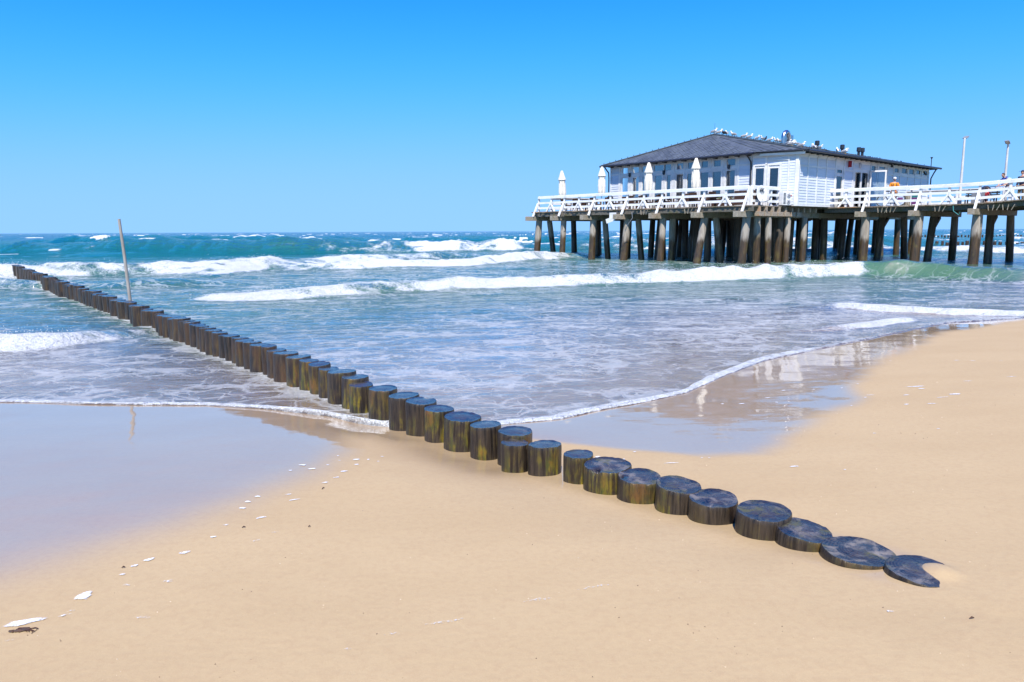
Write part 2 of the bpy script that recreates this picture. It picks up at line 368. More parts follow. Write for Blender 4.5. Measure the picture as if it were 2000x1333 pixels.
def sand_mat():
    t = NT('sand'); wet = t.attr('wet')  # wet film, plus the shade band painted along the posts
    p = t.coord('World')
    grain = t.noise(p, 420, 3, 0.7); mid = t.noise(p, 26, 4, 0.6); big = t.noise(t.coord('World', (0.5,1.1,1)), 1.0, 5, 0.6)
    col = t.mix(t.step(big, 0.3, 0.7), (0.462,0.346,0.185), (0.425,0.312,0.162))
    col = t.mix(t.math('MULTIPLY', t.step(mid, 0.4, 0.7), 0.30), col, (0.36,0.24,0.128))
    col = t.mix(t.step(grain, 0.30, 0.75), t.mix(0.26, col, (0.24,0.15,0.08)), t.mix(0.18, col, (0.66,0.50,0.35)))
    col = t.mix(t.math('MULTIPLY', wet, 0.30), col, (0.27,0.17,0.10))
    rough = t.math('SUBTRACT', 0.82, t.math('MULTIPLY', wet, 0.3))
    rip = t.noise(t.coord('World', (0.7,3.0,1)), 2.2, 4, 0.6)
    nb = t.bump(grain, 0.30, 0.004, t.bump(mid, 0.20, 0.012, t.bump(t.noise(t.coord('World', (1.2,4.0,1)), 3.0, 5, 0.6, 0.3), 0.07, 0.03)))
    cn = t.bump(rip, 0.06, 0.02)
    b = t.principled(Base_Color=col, Roughness=rough, Normal=nb, Coat_Weight=t.step(wet, 0.05, 0.85), Coat_Roughness=0.025, Coat_IOR=1.95, Specular_IOR_Level=0.3, Coat_Normal=cn)
    return t.done(b)
def polar(az, rr):
    A, Rr = np.meshgrid(np.radians(az), rr); return Rr*np.sin(A), Rr*np.cos(A)
az = np.concatenate([np.linspace(-180, -46, 70)[:-1], np.linspace(-46, 46, 640), np.linspace(46, 180, 70)[1:]])
rr = np.concatenate([np.linspace(0.05, 1.0, 8)[:-1], np.geomspace(1.0, 40, 560)[:-1], np.geomspace(40, 1500, 50)])
X, Y = polar(az, rr); Uc = X*UX + Y*UY; Vc = X*VX + Y*VY
sz = sand_height(Uc, Vc)
wetn = np.interp(Vc, WT_V, WT_U) + 0.35*(fbm(Uc*0.8, Vc*1.1, 3, 31)-0.5)
wet = sstep(Uc - wetn, -0.15, np.where(Vc < 3.7, 1.3, 0.6))
lv_ = 3.87 + 0.04*Uc; wet = np.maximum(wet, 0.5*np.exp(-((Vc-lv_)/0.26)**4)*sstep(Uc, 1.0, 1.5)); lv_ = 3.80 + 0.04*Uc; wet = np.maximum(wet, 0.85*np.exp(-((Vc-lv_)/0.55)**2)*sstep(Uc, 3.6, 4.8)*np.where(Vc < lv_+.2, 1, 0.6))  # first band paints contact shade at the posts, second is damp sand
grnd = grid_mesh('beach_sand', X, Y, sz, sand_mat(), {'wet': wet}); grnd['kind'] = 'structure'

# ------------------------------------------------------------------ sea
def sea_mat():
    t = NT('sea_water')
    foam = t.attr('foam'); lace = t.attr('lace'); depth = t.attr('depth'); tone = t.attr('tone')
    p = t.coord('World')
    wp = t.n('ShaderNodeVectorMath', operation='ADD'); t.set(wp.inputs[0], p)
    wn_ = t.n('ShaderNodeTexNoise'); t.set(wn_.inputs['Vector'], p); wn_.inputs['Scale'].default_value = 1.6; wn_.inputs['Detail'].default_value = 3
    sc = t.n('ShaderNodeVectorMath', operation='SCALE'); t.set(sc.inputs[0], wn_.outputs['Color']); sc.inputs['Scale'].default_value = 0.9
    t.set(wp.inputs[1], sc)
    def web(scale, seed):
        vo = t.n('ShaderNodeTexVoronoi', feature='DISTANCE_TO_EDGE'); m = t.n('ShaderNodeMapping'); t.set(m.inputs[0], wp)
        m.inputs['Location'].default_value = (seed, seed*2, 0); m.inputs['Scale'].default_value = (0.75, 1.0, 0.2)
        t.set(vo.inputs['Vector'], m); vo.inputs['Scale'].default_value = scale; return vo.outputs['Distance']
    n1 = t.noise(p, 2.4, 6, 0.68, 0.5)
    n2 = t.noise(t.coord('World', (0.55, 1.3, 0.5)), 1.0, 5, 0.6, 0.4)
    fineN = t.noise(p, 16, 4, 0.7)
    # lace: thin torn threads round open cells, patchy
    w = t.math('MINIMUM', t.math('MULTIPLY', web(2.0, 0.0), 1.0), t.math('ADD', t.math('MULTIPLY', web(4.8, 5.0), 0.9), 0.03))
    thick = t.math('MULTIPLY', t.math('MULTIPLY', lace, t.step(n2, 0.32, 0.70)), 0.32)
    thick = t.math('MULTIPLY', thick, t.math('ADD', t.math('MULTIPLY', n1, 1.5), 0.1))
    l1 = t.step(t.math('SUBTRACT', thick, w), -0.05, 0.10)
    l1 = t.math('MULTIPLY', l1, t.step(lace, 0.02, 0.25))
    patch = t.step(t.math('ADD', t.math('MULTIPLY', lace, 0.40), n1), 0.82, 1.00)
    dense = t.step(t.math('ADD', t.math('ADD', foam, t.math('MULTIPLY', t.math('SUBTRACT', n1, 0.5), 0.85)), t.math('MULTIPLY', t.math('SUBTRACT', fineN, 0.5), 0.7)), 0.28, 0.72)
    f = t.math('MAXIMUM', dense, t.math('MAXIMUM', t.math('MULTIPLY', l1, 0.50), t.math('MULTIPLY', patch, 0.66)), True)
    # water body
    rp = t.n('ShaderNodeValToRGB'); t.set(rp.inputs[0], tone); e = rp.color_ramp.elements
    e[0].position = 0.0; e[0].color = (0.62,0.49,0.36,1); e[1].position = 1.0; e[1].color = (0.0,0.10,0.145,1)
    for pos, c in ((0.06,(0.54,0.46,0.34,1)),(0.12,(0.31,0.30,0.225,1)),(0.20,(0.085,0.165,0.12,1)),(0.28,(0.075,0.16,0.075,1)),(0.5,(0.03,0.13,0.085,1)),(0.75,(0.010,0.14,0.115,1))):
        x = e.new(pos); x.color = c
    geo = t.n('ShaderNodeNewGeometry')
    big = t.noise(t.coord('World', (0.6,1.8,1)), 1.1, 6, 0.62, 0.3); rip = t.noise(t.coord('World', (0.7,1.6,1)), 6.0, 5, 0.62, 0.2)
    amt = t.attr('chop')
    bb = t.n('ShaderNodeBump'); t.set(bb.inputs['Height'], big); t.set(bb.inputs['Strength'], amt); bb.inputs['Distance'].default_value = 0.32
    b2 = t.n('ShaderNodeBump'); t.set(b2.inputs['Height'], rip); t.set(b2.inputs['Strength'], amt); b2.inputs['Distance'].default_value = 0.05
    t.set(b2.inputs['Normal'], bb)
    nrm = b2.outputs[0]
    dif = t.n('ShaderNodeBsdfDiffuse', Color=rp.outputs[0])
    tr = t.n('ShaderNodeBsdfTransparent', Color=(0.93,0.95,0.93))
    body = t.n('ShaderNodeMixShader'); t.set(body.inputs[0], t.math('SUBTRACT', 1.0, t.math('POWER', 2.718, t.math('MULTIPLY', depth, -5.0)), True)); t.set(body.inputs[1], tr); t.set(body.inputs[2], dif)
    gl = t.n('ShaderNodeBsdfGlossy', Roughness=0.06, Normal=nrm)
    fr = t.n('ShaderNodeFresnel', IOR=1.34, Normal=nrm)
    wat = t.n('ShaderNodeMixShader'); t.set(wat.inputs[0], t.math('ADD', t.math('MULTIPLY', fr.outputs[0], t.math('SUBTRACT', t.math('ADD', 1.3, t.math('MULTIPLY', t.step(depth, 0.05, 0.30), 1.25)), t.math('MULTIPLY', tone, 1.15))), 0.05, True)); t.set(wat.inputs[1], body); t.set(wat.inputs[2], gl)
    fb = t.bump(fineN, 1.0, 0.08, t.bump(n1, 0.9, 0.25))
    fo = t.principled(Base_Color=t.mix(t.step(fineN, 0.3, 0.7), (0.60,0.64,0.67), (0.80,0.81,0.81)), Roughness=0.8, Normal=fb, Subsurface_Weight=0.0)
    mx = t.n('ShaderNodeMixShader'); t.set(mx.inputs[0], f); t.set(mx.inputs[1], wat); t.set(mx.inputs[2], fo)
    return t.done(mx)

az = np.concatenate([np.linspace(-140, -44, 70)[:-1], np.linspace(-44, 42, 800), np.linspace(42, 70, 24)[1:]])
rr = np.concatenate([np.geomspace(4.2, 6.8, 60)[:-1], np.geomspace(6.8, 11, 240)[:-1], np.geomspace(11, 13, 45)[:-1], np.geomspace(13, 48, 300)[:-1], np.geomspace(48, 140, 120)[:-1], np.geomspace(140, 9000, 90)])
X, Y = polar(az, rr); Uc = X*UX + Y*UY; Vc = X*VX + Y*VY; RR = np.hypot(X, Y)
S = Uc - shore(Vc) - 0.10*(fbm(Vc*1.3, Vc*0+3.3, 4, 41)-0.5)*np.where(np.abs(Vc-4) < 0.6, 0.3, 1)
pa = 0.94*X + 0.34*Y; qa = -0.34*X + 0.94*Y          # along and across the crests
off = sstep(S, 0.3, 16)
Z = 0.010*sstep(S, -0.02, 0.25)
Z = Z + off*0.16*(fbm(pa/3.4, qa/1.3, 5, 51)-0.5) + 0.022*sstep(S, 0.15, 1.5)*(fbm(pa/0.9, qa/0.42, 4, 61)-0.5)
far = sstep(RR, 55, 110)
fade = 1 - sstep(RR, 500, 2500)
sw = np.zeros_like(X); rg = np.random.RandomState(9)
for k in range(18):
    L = rg.uniform(5, 26); a = rg.normal(0, 0.28); ph = rg.uniform(0, 6.28)
    sw += 0.018*L**0.7*np.sin(2*math.pi/L*(math.cos(a)*qa + math.sin(a)*pa) + ph)
Z = Z + far*fade*sw*0.75 + far*fade*0.5*(fbm(pa/9, qa/3.5, 5, 71)-0.5)
foam = np.zeros_like(X); lace = np.zeros_like(X); crest = np.zeros_like(X)

def wave(xs, ys, A, wf, wb, fo, wob=1.0, seed=0, trail=4.0, tl=0.8):
    """xs, ys: the toe line of a wave in plan; A: height and fo: foam along it."""
    global Z, foam, lace, crest
    yc = np.interp(X, xs, ys) + wob*(fbm(X/3.5, X*0+seed*3.1, 4, seed)-0.5) + wf*1.5
    sl = np.interp(X, xs, np.gradient(np.array(ys, float), np.array(xs, float)))
    d = (Y - yc)/np.sqrt(1+sl*sl)
    ends = sstep(X, xs[0]-2.0, xs[0]+1.0)*(1-sstep(X, xs[-1]-1.0, xs[-1]+2.0))
    a = np.interp(X, xs, A)*ends*(0.55 + 0.8*fbm(X/1.9, X*0+seed, 4, seed+5))
    f = np.interp(X, xs, fo)*ends*np.clip(0.36+1.2*fbm(X/4.0, X*0+seed*1.7, 3, seed+21), 0, 1.1)
    h = np.where(d > 0, np.exp(-(d/wb)**2), np.exp(-(d/wf)**2))
    lump = fbm(X/0.8, Y/0.8, 5, seed+9, 0.65) - 0.45
    ragged = f*0.88 + 1.25*(fbm(X/1.3, Y/0.8, 5, seed+13, 0.6)-0.5)*np.minimum(1, f*3)
    front = sstep(d, -wf*(1.55+0.5*fbm(X/1.1, X*0+7, 3, seed+3)), -wf*1.1)*(1-sstep(d, -wf*0.1, wb*0.55))
    fm = np.clip(ragged, 0, 1.2)*front
    Z = Z + a*h*(1 + 0.5*lump*np.clip(fm, 0, 1)) + 0.10*np.minimum(1, a*3)*np.clip(fm, 0, 1)*lump
    foam = np.maximum(foam, fm)
    lace = np.maximum(lace, tl*np.minimum(1, f*1.4+0.1)*ends*sstep(d, -wf, 0)*(1-sstep(d, wb, wb+trail)))
    crest = np.maximum(crest, h*np.minimum(1, a*2.2))
# offshore swell, its white break towards the pier
wave([-75,-49,-38,-25,-15,-8,-1,3,16,40], [70,71.5,73,73,73.2,75,76,76,78,80], [1.0,1.15,1.05,1.1,1.1,1.1,1.15,1.0,0.9,0.9], 3.0, 7.0, [.2,.15,.15,.05,.3,.95,.9,.1,.5,.6], 2.0, 3, 6, 0.6)
wave([-90,-60,-30,0,30,60], [112,115,118,118,121,125], [1.1,1.0,0.9,1.1,1.0,1.1], 4.0, 9.0, [.3,.0,.35,.0,.4,.3], 4.0, 23, 5, 0.4)
wave([14,24,34,48,60,80], [64,62,62,60,60,62], [.25,.35,.35,.35,.4,.4], 1.6, 4.0, [.2,.75,.7,.8,.75,.8], 3.0, 29, 9, 0.8)
wave([16,30,45,60,90], [160,150,140,132,126], [.5,.6,.6,.6,.6], 3, 6, [.4,.8,.6,.8,.7], 5.0, 31, 8, 0.8)
# the long white surf lines
wave([-34,-22.7,-19.8,-17.2,-13.6,-12.6,-10.2,-5.6,-2], [31,32.6,33.5,35.2,37.8,43.5,49.2,54,57], [.58,.62,.62,.58,.52,.42,.45,.42,.3], 0.85, 2.4, [1.0,1.0,1.0,1.0,.95,.5,.9,.7,.2], 1.0, 4, 9, 0.95)
wave([-13.8,-12.9,-8.2,-2.9,1.1,3.7,6], [38.6,38.6,39.2,42.2,49.5,53,56], [.3,.36,.42,.44,.55,.45,.3], 0.8, 2.4, [.2,.5,1.0,1.0,1.0,.6,.2], 0.9, 6, 6, 0.9)
wave([-9.8,-9.0,-7.8,-6.2,-4.9,-2.6,0,3.8,7.9,10.2,11.2,12.6,14.2,15.2,17.1,18.7,24], [21.6,21.5,21.3,22.1,23.3,24.6,26,27.2,28.4,29.3,29.8,30.2,30.6,30.8,29.2,27.2,24], [.12,.2,.25,.27,.3,.34,.35,.38,.46,.55,.6,.62,.62,.6,.6,.55,.4], 0.55, 1.9, [.3,.85,1,1,1,1,1,1,1,.95,.55,1.0,.8,.12,.05,.05,.2], 0.7, 8, 5, 0.85)
wave([-30,-20,-14,-12], [25,26,27,28], [.3,.3,.3,.2], 0.7, 2.0, [.5,.4,.3,.1], 1.0, 12, 5, 0.8)
# little rollers on the shallows
wave([8.0,8.5,8.9,9.4,10.2,11.8,16,24], [18.9,18.7,18.1,17.7,17.0,16.8,14,9], [.05,.14,.16,.15,.14,.13,.13,.13], 0.20, 0.55, [.3,.9,1,1,1,1,1,1], 0.25, 14, 1.6, 0.7)
wave([6.0,6.4,7.4,8.6,9.2], [14.3,14.5,15.0,15.9,16.2], [.03,.09,.10,.08,.03], 0.16, 0.4, [.4,.9,1,.9,.3], 0.2, 16, 1.0, 0.6)
wave([-14,-10.5,-9.5,-8.7,-8.0,-7.7,-7.3,-7.0], [11.4,11.9,12.1,12.3,12.7,13.4,14.2,14.8], [.2,.22,.24,.24,.22,.18,.10,.03], 0.30, 0.75, [1,1,1,1,1,1,.9,.3], 0.25, 18, 2.2, 0.8)
# splash round the head of the groyne
gd = np.hypot(Uc-41.3, Vc-5.1); foam = np.maximum(foam, 1.05*np.exp(-(gd/2.6)**2)); Z = Z + 0.5*np.exp(-((np.hypot(Uc-42.2, Vc-4.3))/1.1)**2)*fbm(X/0.5, Y/0.5, 4, 88)
gl_ = 3.87 + 0.04*Uc; gdist = np.abs(Vc-gl_)*np.where(Vc < gl_, 1.0, 2.2)
lace = np.maximum(lace, np.where(Uc < 41, 1.0*np.exp(-(gdist/0.55)**2), 0)); foam = np.maximum(foam, np.where((Uc < 41) & (Uc > 6.0), 0.58*np.exp(-(gdist/0.30)**2), 0))
# lace left by the spent waves, whitecaps offshore
lace = np.maximum(lace, (0.62*sstep(S, 0.0, 0.6)*np.interp(S, [0,5,10,16,30,60], [1,1,.32,.75,.95,.9]))*(1-sstep(RR, 46, 66))*(0.5+0.8*fbm(pa/5.0, qa/2.2, 3, 91)))
cap = sstep(fbm(pa/7, qa/2.2, 5, 97), 0.655, 0.70)*sstep(RR, 60, 90)*(1-0.5*sstep(RR, 400, 1200)); foam = np.maximum(foam, cap*0.95)
# the white lip of the run-up
lipn = 0.06 + 0.16*fbm(Vc*0.9, Uc*0+2, 3, 101)
lip = sstep(S, -0.02, 0.02)*(1-sstep(S, lipn*0.7, lipn*1.5)); lipw = np.interp(Vc, [0,3.4,4.2,8,10,14], [.72,.75,1,1,.75,.4])*(0.7+0.5*fbm(Vc*0.7, Uc*0+9, 3, 103)); foam = np.maximum(foam, lipw*lip); Z = Z + 0.016*lip*(0.8+0.4*fbm(X/0.5, Y/0.5, 2, 111))
lace = lace*(1 - 0.75*np.clip(crest*1.3, 0, 1)*(1-np.clip(foam*1.5, 0, 1)))
lace = np.maximum(lace, np.where(S > 0, np.exp(-(S/(0.25+0.5*fbm(Vc*0.8, Uc*0+5, 3, 107)))**2), 0))
sandz = sand_height(Uc, Vc)
Z = np.where(S < 0, -0.04 + sandz + 0.04*sstep(S, -0.06, 0), np.maximum(Z, sandz + 0.004))
depth = np.clip(Z - sandz, 0, 5)
tone = np.interp(S, [0, 2, 7, 14, 24, 38, 60, 95, 160], [0.0, .06, .17, .28, .40, .56, .74, .9, 1.0])
tone = tone + 0.13*sstep(Vc, 12, 24)*sstep(S, 2, 5)*(1-sstep(S, 20, 40)) - (0.03+0.22*sstep(tone, 0.38, 0.6))*crest*np.clip((tone-0.2)*3, 0, 1) + 0.10*(fbm(pa/6, qa/2.5, 3, 121)-0.5)*off
chop = np.interp(S, [0, 0.5, 4, 12, 40, 120], [0.05, 0.14, 0.40, 0.65, 0.85, 1.0])
sea = grid_mesh('sea_water', X, Y, Z, sea_mat(), {'foam': foam, 'lace': lace, 'depth': depth, 'tone': np.clip(tone, 0, 1), 'chop': chop})
sea['kind'] = 'structure'
# spray torn off the breakers and thrown up at the head of the groyne
rsp = np.random.RandomState(17); cand = np.argwhere((foam > 0.62) & (crest > 0.28) & (RR < 62) & (RR > 11) & (np.abs(np.degrees(np.arctan2(X, Y))) < 44))
pick = cand[rsp.randint(0, len(cand), 5000)]
dx, dy, dz = X[pick[:,0],pick[:,1]], Y[pick[:,0],pick[:,1]], Z[pick[:,0],pick[:,1]]; hh = np.clip(crest[pick[:,0],pick[:,1]], 0.2, 1)
px_ = dx + rsp.normal(0, .18, len(dx)); py_ = dy + rsp.normal(0, .18, len(dx)); pz_ = dz + np.abs(rsp.normal(0, .11, len(dx)))*hh; pr_ = rsp.uniform(.003, .011, len(dx))*(0.6 + RR[pick[:,0],pick[:,1]]/45)
g1 = np.array([W(4.4, 42.0)[0], W(4.4, 42.0)[1]]); ng = 1500
px_ = np.concatenate([px_, g1[0] + rsp.normal(0, .6, ng)]); py_ = np.concatenate([py_, g1[1] + rsp.normal(0, .7, ng)]); pz_ = np.concatenate([pz_, 0.1 + np.abs(rsp.normal(0, .24, ng))]); pr_ = np.concatenate([pr_, rsp.uniform(.006, .022, ng)])
tet = np.array([(1,0,-.7),(-1,0,-.7),(0,1,.7),(0,-1,.7)]); vv = (np.stack([px_,py_,pz_], -1)[:,None,:] + tet[None]*pr_[:,None,None]).reshape(-1, 3)
fi = np.array([(0,2,1),(0,1,3),(0,3,2),(1,2,3)]); fcs = (np.arange(len(px_))[:,None,None]*4 + fi[None]).reshape(-1, 3)
spm = bpy.data.meshes.new('sea_spray'); spm.from_pydata(vv.tolist(), [], fcs.tolist()); spm.update(); spm.polygons.foreach_set('use_smooth', [True]*len(spm.polygons))
spm.materials.append(plain('spray', (0.80,0.82,0.83), (0.70,0.73,0.75), 0.5, 3)); spo = bpy.data.objects.new('sea_spray', spm); scene.collection.objects.link(spo)
tag(spo, 'fine white spray flying off the breaking waves and the groyne head', 'spray', kind='stuff')

# ------------------------------------------------------------------ groyne: every post a thing of its own
NEAR = [(1.282,3.921,.173,.280),(1.605,3.934,.191,.272),(1.921,3.947,.156,.288),(2.185,3.957,.162,.326),(2.545,3.972,.158,.302),(2.825,3.982,.155,.318),
 (3.165,3.997,.161,.285),(3.475,4.009,.172,.292),(3.776,4.021,.120,.303),(4.165,4.037,.136,.294),(4.42,3.935,.118,.272),(4.605,4.11,.152,.301),(4.960,4.068,.147,.297),
 (5.313,4.083,.169,.299),(5.705,4.098,.148,.302),(6.020,4.111,.160,.324),(6.361,4.124,.165,.323),(6.783,4.141,.160,.328),(7.180,4.10,.133,.317),(7.435,4.167,.160,.356),
 (7.765,4.179,.168,.372),(8.105,4.195,.131,.352),(8.380,4.205,.134,.377),(8.686,4.217,.123,.379),(9.016,4.231,.168,.386),(9.412,4.246,.166,.386),(9.750,4.260,.134,.382),
 (10.03,4.275,.110,.407),(10.36,4.285,.140,.387),(10.681,4.297,.133,.391),(10.985,4.309,.142,.382),(11.27,4.35,.123,.385),(11.565,4.333,.126,.393),(11.86,4.357,.115,.362),
 (12.15,4.362,.128,.381),(12.45,4.371,.14,.389),(12.76,4.379,.134,.396),(13.05,4.396,.116,.398),(13.32,4.403,.14,.400),(13.62,4.408,.145,.417),(13.94,4.426,.15,.412),(14.27,4.437,.16,.431)]
rp = random.Random(21)
uu = 14.27
while uu < 41.0:
    uu += rp.uniform(0.33, 0.43); r = rp.uniform(0.12, 0.19)
    NEAR.append((uu, 3.87+0.04*uu+rp.uniform(-.03,.03), r, np.interp(uu, [14,21,28,36,41],[.40,.42,.465,.52,.59])+rp.uniform(-.035,.03)))
def post_mesh(r, h, seg, rg, tilt=(0,0), chip=False):
    """A driven log: uneven round section, worn rim, cut face as a mesh of its own. Origin at the middle of the cut face."""
    ph = [rg.uniform(0, 6.28) for _ in range(5)]; am = [rg.uniform(.01,.05), rg.uniform(.01,.035), rg.uniform(.004,.02), rg.uniform(.003,.012), rg.uniform(.002,.008)]
    def rad(a, z):
        k = 1 + sum(am[i]*math.sin((i+2)*a + ph[i] + z*(0.5+0.6*i)) for i in range(5)); return r*k*(1 - 0.03*z)
    zs = [0.0, -0.008, -0.03, -0.08, -0.16, -0.26, -0.38, -0.55, -h]; ins = [0.035, 0.012, 0.0, 0, 0, 0, 0, 0, 0]
    notch = rg.uniform(3.6, 5.6) if chip else None
    s = MB()
    for i, z in enumerate(zs):
        for k in range(seg):
            a = 2*math.pi*k/seg; rr = rad(a, z)*(1-ins[i]); dz = 0.0
            if notch is not None and i < 4:
                d = abs((a-notch+math.pi) % (2*math.pi) - math.pi); w = math.exp(-(d/0.17)**2); rr *= 1 - 0.16*w*(1-i/4); dz = -0.03*w*(1-i/4)
            x, y = rr*math.cos(a), rr*math.sin(a)
            t = (x*tilt[0] + y*tilt[1])*max(0, 1+z/0.3)
            s.v.append((x, y, z + t + dz + (rg.uniform(-.003,.003) if i < 2 else 0)))
    for i in range(len(zs)-1):
        for k in range(seg):
            j = (k+1) % seg; s.f.append((i*seg+j, i*seg+k, (i+1)*seg+k, (i+1)*seg+j))
    e = MB(); rim = s.v[:seg]
    e.v += rim
    for q, dz in ((0.8,-.004),(0.5,-.001),(0.22,.002)):
        e.v += [(x*q, y*q, z*0.5*(1+q) + dz*rg.uniform(.2,1.6)) for x, y, z in rim] if False else [(x*q, y*q, (x*q*tilt[0]+y*q*tilt[1]) + dz*rg.uniform(.5,1.3)) for x, y, z in rim]
    for i in range(3):
        for k in range(seg):
            j = (k+1) % seg; e.f.append((i*seg+k, i*seg+j, (i+1)*seg+j, (i+1)*seg+k))
    e.f.append(tuple(3*seg+k for k in range(seg)))
    return s, e
special = {1:'round stump almost buried flush in the sand at the landward end of the groyne',
 2:'broad low stump with mottled green cut face, just left of the buried stump',
 3:'low stump with dark blue wet cut face, third from the sand end of the groyne',
 4:'fourth stump from the sand end, wide dark cut face with a round heart',
 11:'short post standing forward of the line in front of a taller groyne post',
 12:'post half hidden behind the short forward post of the groyne'}
for i, (u, v, r, zt) in enumerate(NEAR):
    n = i+1; seg = 40 if n <= 20 else (24 if n <= 45 else 14)
    rg = random.Random(100+n)
    tilt = (rg.uniform(-.05,.05), rg.uniform(-.05,.05))
    if n == 1: tilt = (-.05, .02)
    if n == 2: tilt = (-.04, .03)
    if n == 3: tilt = (-.06, .05)
    s, e = post_mesh(r, zt+1.1, seg, rg, tilt, chip=(n in (8, 11, 16, 7)))
    o = s.build('groyne_post', M['post'], None, True); p = W(v, u, zt)
    o.location = p; o.rotation_euler = (rg.uniform(-.025,.025), rg.uniform(-.025,.025), rg.uniform(0, 6.28) if n > 3 else 0)
    o['algae'] = float(max(0.0, (0.45+0.6*rg.random())*(1 if 5 < n < 26 else (0.55 if n <= 5 else 0.2)))); o['brown'] = float(0.25 if n < 20 else 0.75)
    ee = e.build('end_grain', M['end'], o, True); ee['mottle'] = float(0.98 if n == 2 else 0.75 if n <= 8 else 0.35 if n <= 12 else 0.10)
    if n == 2: ee['label'] = 'cut face mottled green and brown'
    tag(o, special.get(n, '%s groyne post counted from the buried stump at the sand end' % ordinal(n) + (', streaked with green algae' if o['algae'] > 0.6 else ', dark wet wood')), 'post', 'timber posts of the near groyne')

# pole leaning beside the groyne
pb = Vector((-9.44, 18.35, -0.7))
s = MB(); top = Vector((-9.53, 18.2, 2.33))
s.tube([pb, pb.lerp(top, .35), pb.lerp(top, .7)+Vector((.01,0,0)), top], [.042,.040,.037,.034], 10)
tag(s.build('marker_pole', M['pole'], None, True), 'thin grey weathered pole leaning beside the groyne', 'pole')

# far groynes beyond the pier
def far_post(rg, r, h):
    s = MB(); s.lathe([(r*1.02, -1.2), (r, -0.3), (r, h-0.03), (r*0.9, h)], n=8); return s
fmesh = [far_post(random.Random(k), rr_, 0.0).mesh('groyne_post') for k, rr_ in enumerate((.17,.2,.15,.19))]
for me in fmesh: me.materials.append(M['post']); smooth_angle(me)
def far_groyne(v0, u0, u1, step, ztop, group, label):
    rg = random.Random(int(v0)); u = u0; k = 0
    while u < u1:
        o = bpy.data.objects.new('groyne_post', fmesh[k % 4]); scene.collection.objects.link(o)
        o.location = W(v0+rg.uniform(-.08,.08), u, ztop+rg.uniform(-.16,.10)); o.rotation_euler = (rg.uniform(-.03,.03), rg.uniform(-.03,.03), rg.uniform(0,6))
        o['algae'] = 0.05; o['brown'] = 0.8; tag(o, label, 'post', group); u += step*rg.uniform(.86,1.2); k += 1
far_groyne(103, 22, 86, 0.56, 0.50, 'posts of the groyne behind the pier', 'brown post in the nearer of two groynes seen beyond the pier piles')
far_groyne(176, 40, 64, 0.62, 0.75, 'posts of the farthest groyne', 'small brown post in the farthest groyne, seen at right under the pier')

# ------------------------------------------------------------------ pier
DK = 3.4                                        # deck level
def rise(u): return 0.18*max(0.0, min(1.0, (15.2-u)/3.5))**1.5
PO = (45.0, 25.0, 0.0)                           # origin of the pier in (v, u, z)
pier = thing('pier', 'long timber pier on round piles with white railings, carrying the white restaurant', 'pier', W(PO[0], PO[1]), TH)
class PB(MB):                                    # a builder that takes pier coordinates (v, u, z)
    org = PO
    def build(s, *a, **k):
        s.v = [(x-s.org[0], y-s.org[1], z-s.org[2]) for x, y, z in s.v]; return _build(s, *a, **k)
rg = random.Random(5)
def pile(v, u, ztop, r, lean=(0,0), n=12, mat='pile'):
    s = PB(); pts = []; rad = []
    k = rg.uniform(0, 6)
    for i in range(8):
        t = i/7; z = -1.6 + (ztop+1.6)*t; w = 0.03*math.sin(k+t*5)
        pts.append((v+lean[0]*(1-t)+w, u+lean[1]*(1-t)+w*0.7, z)); rad.append(r*(1.08-0.13*t)*(1+0.03*math.sin(k*3+t*9)))
    s.tube(pts, rad, n); s.build('pile', M[mat], pier, True)
CAPS = [41.1, 38.5, 35.55, 32.55, 29.6, 26.45, 23.55]
WALK = [20.4, 17.3, 14.2, 11.2, 8.2]
for ci, u in enumerate(CAPS):
    pv0 = 37.85 + rg.uniform(-.12,.1); pv1 = 47.4 if u > 37.6 else 64.4
    s = PB(); s.bev((pv0, u-.16, 2.74), (pv1, u+.15, 3.06), .012); s.build('cap_beam', M['cap'], pier)
    vs = [39.2, 40.3, 42.9, 45.8] + ([] if u > 37.6 else [48.8, 51.6, 54.6, 57.6, 60.6, 63.7])
    for k, v in enumerate(vs):
        if k == 1 and ci in (1,): continue
        lean = (-.35 if k == 0 else rg.uniform(-.2,.15), rg.uniform(-.15,.18))
        if k == 1: lean = (rg.uniform(.1,.4), -.55 if ci == 0 else rg.uniform(-.5,.5))
        if ci == 5 and k == 0: lean = (-.75, .25)
        pile(v, u+rg.uniform(-.06,.06), 2.75, rg.uniform(.215,.25) if k != 1 else .21, lean, 14, 'pile' if k < 2 else 'pile_shade')
for u in (22.95,):                               # shorter piles under the landward edge of the platform
    for v in (40.9, 43.2, 45.3): pile(v, u+.25, 2.72, .19, (rg.uniform(-.3,0), rg.uniform(-.2,.1)), 14)
for u, vv in ((24.9,(41.6,44.5,47.2,50.2,53.2,56)), (28,(41.5,44.4,47,50,53.5,57)), (31,(41.8,44.2,47.5,52,55)), (34,(44.5,47,49,53))):
    for v in vv: pile(v, u+rg.uniform(-.3,.3), 2.9, rg.uniform(.18,.23), (rg.uniform(-.4,.4), rg.uniform(-.4,.4)), 12, 'pile_shade')  # extra inner piles, added to block light under the deck
for u in WALK:
    dz = rise(u)
    s = PB(); s.bev((46.35, u-.17, 2.76+dz), (54.3, u+.16, 3.08+dz), .012); s.build('cap_beam', M['cap'], pier)
    pile(47.65, u, 2.77+dz, .27, (-.25, rg.uniform(-.15,.15)), 14); pile(50.3, u+.1, 2.77+dz, .22, (rg.uniform(-.3,.1), rg.uniform(-.25,.25)), 14, 'pile_shade')
    pile(53.3, u-.1, 2.77+dz, .22, (.5, rg.uniform(-.2,.2)), 14)
    s = PB(); s.beam((50.55, u+.1, 2.2+dz), (51.25, u+.1, 2.74+dz), .16, .2); s.build('knee_brace', M['joist'], pier)
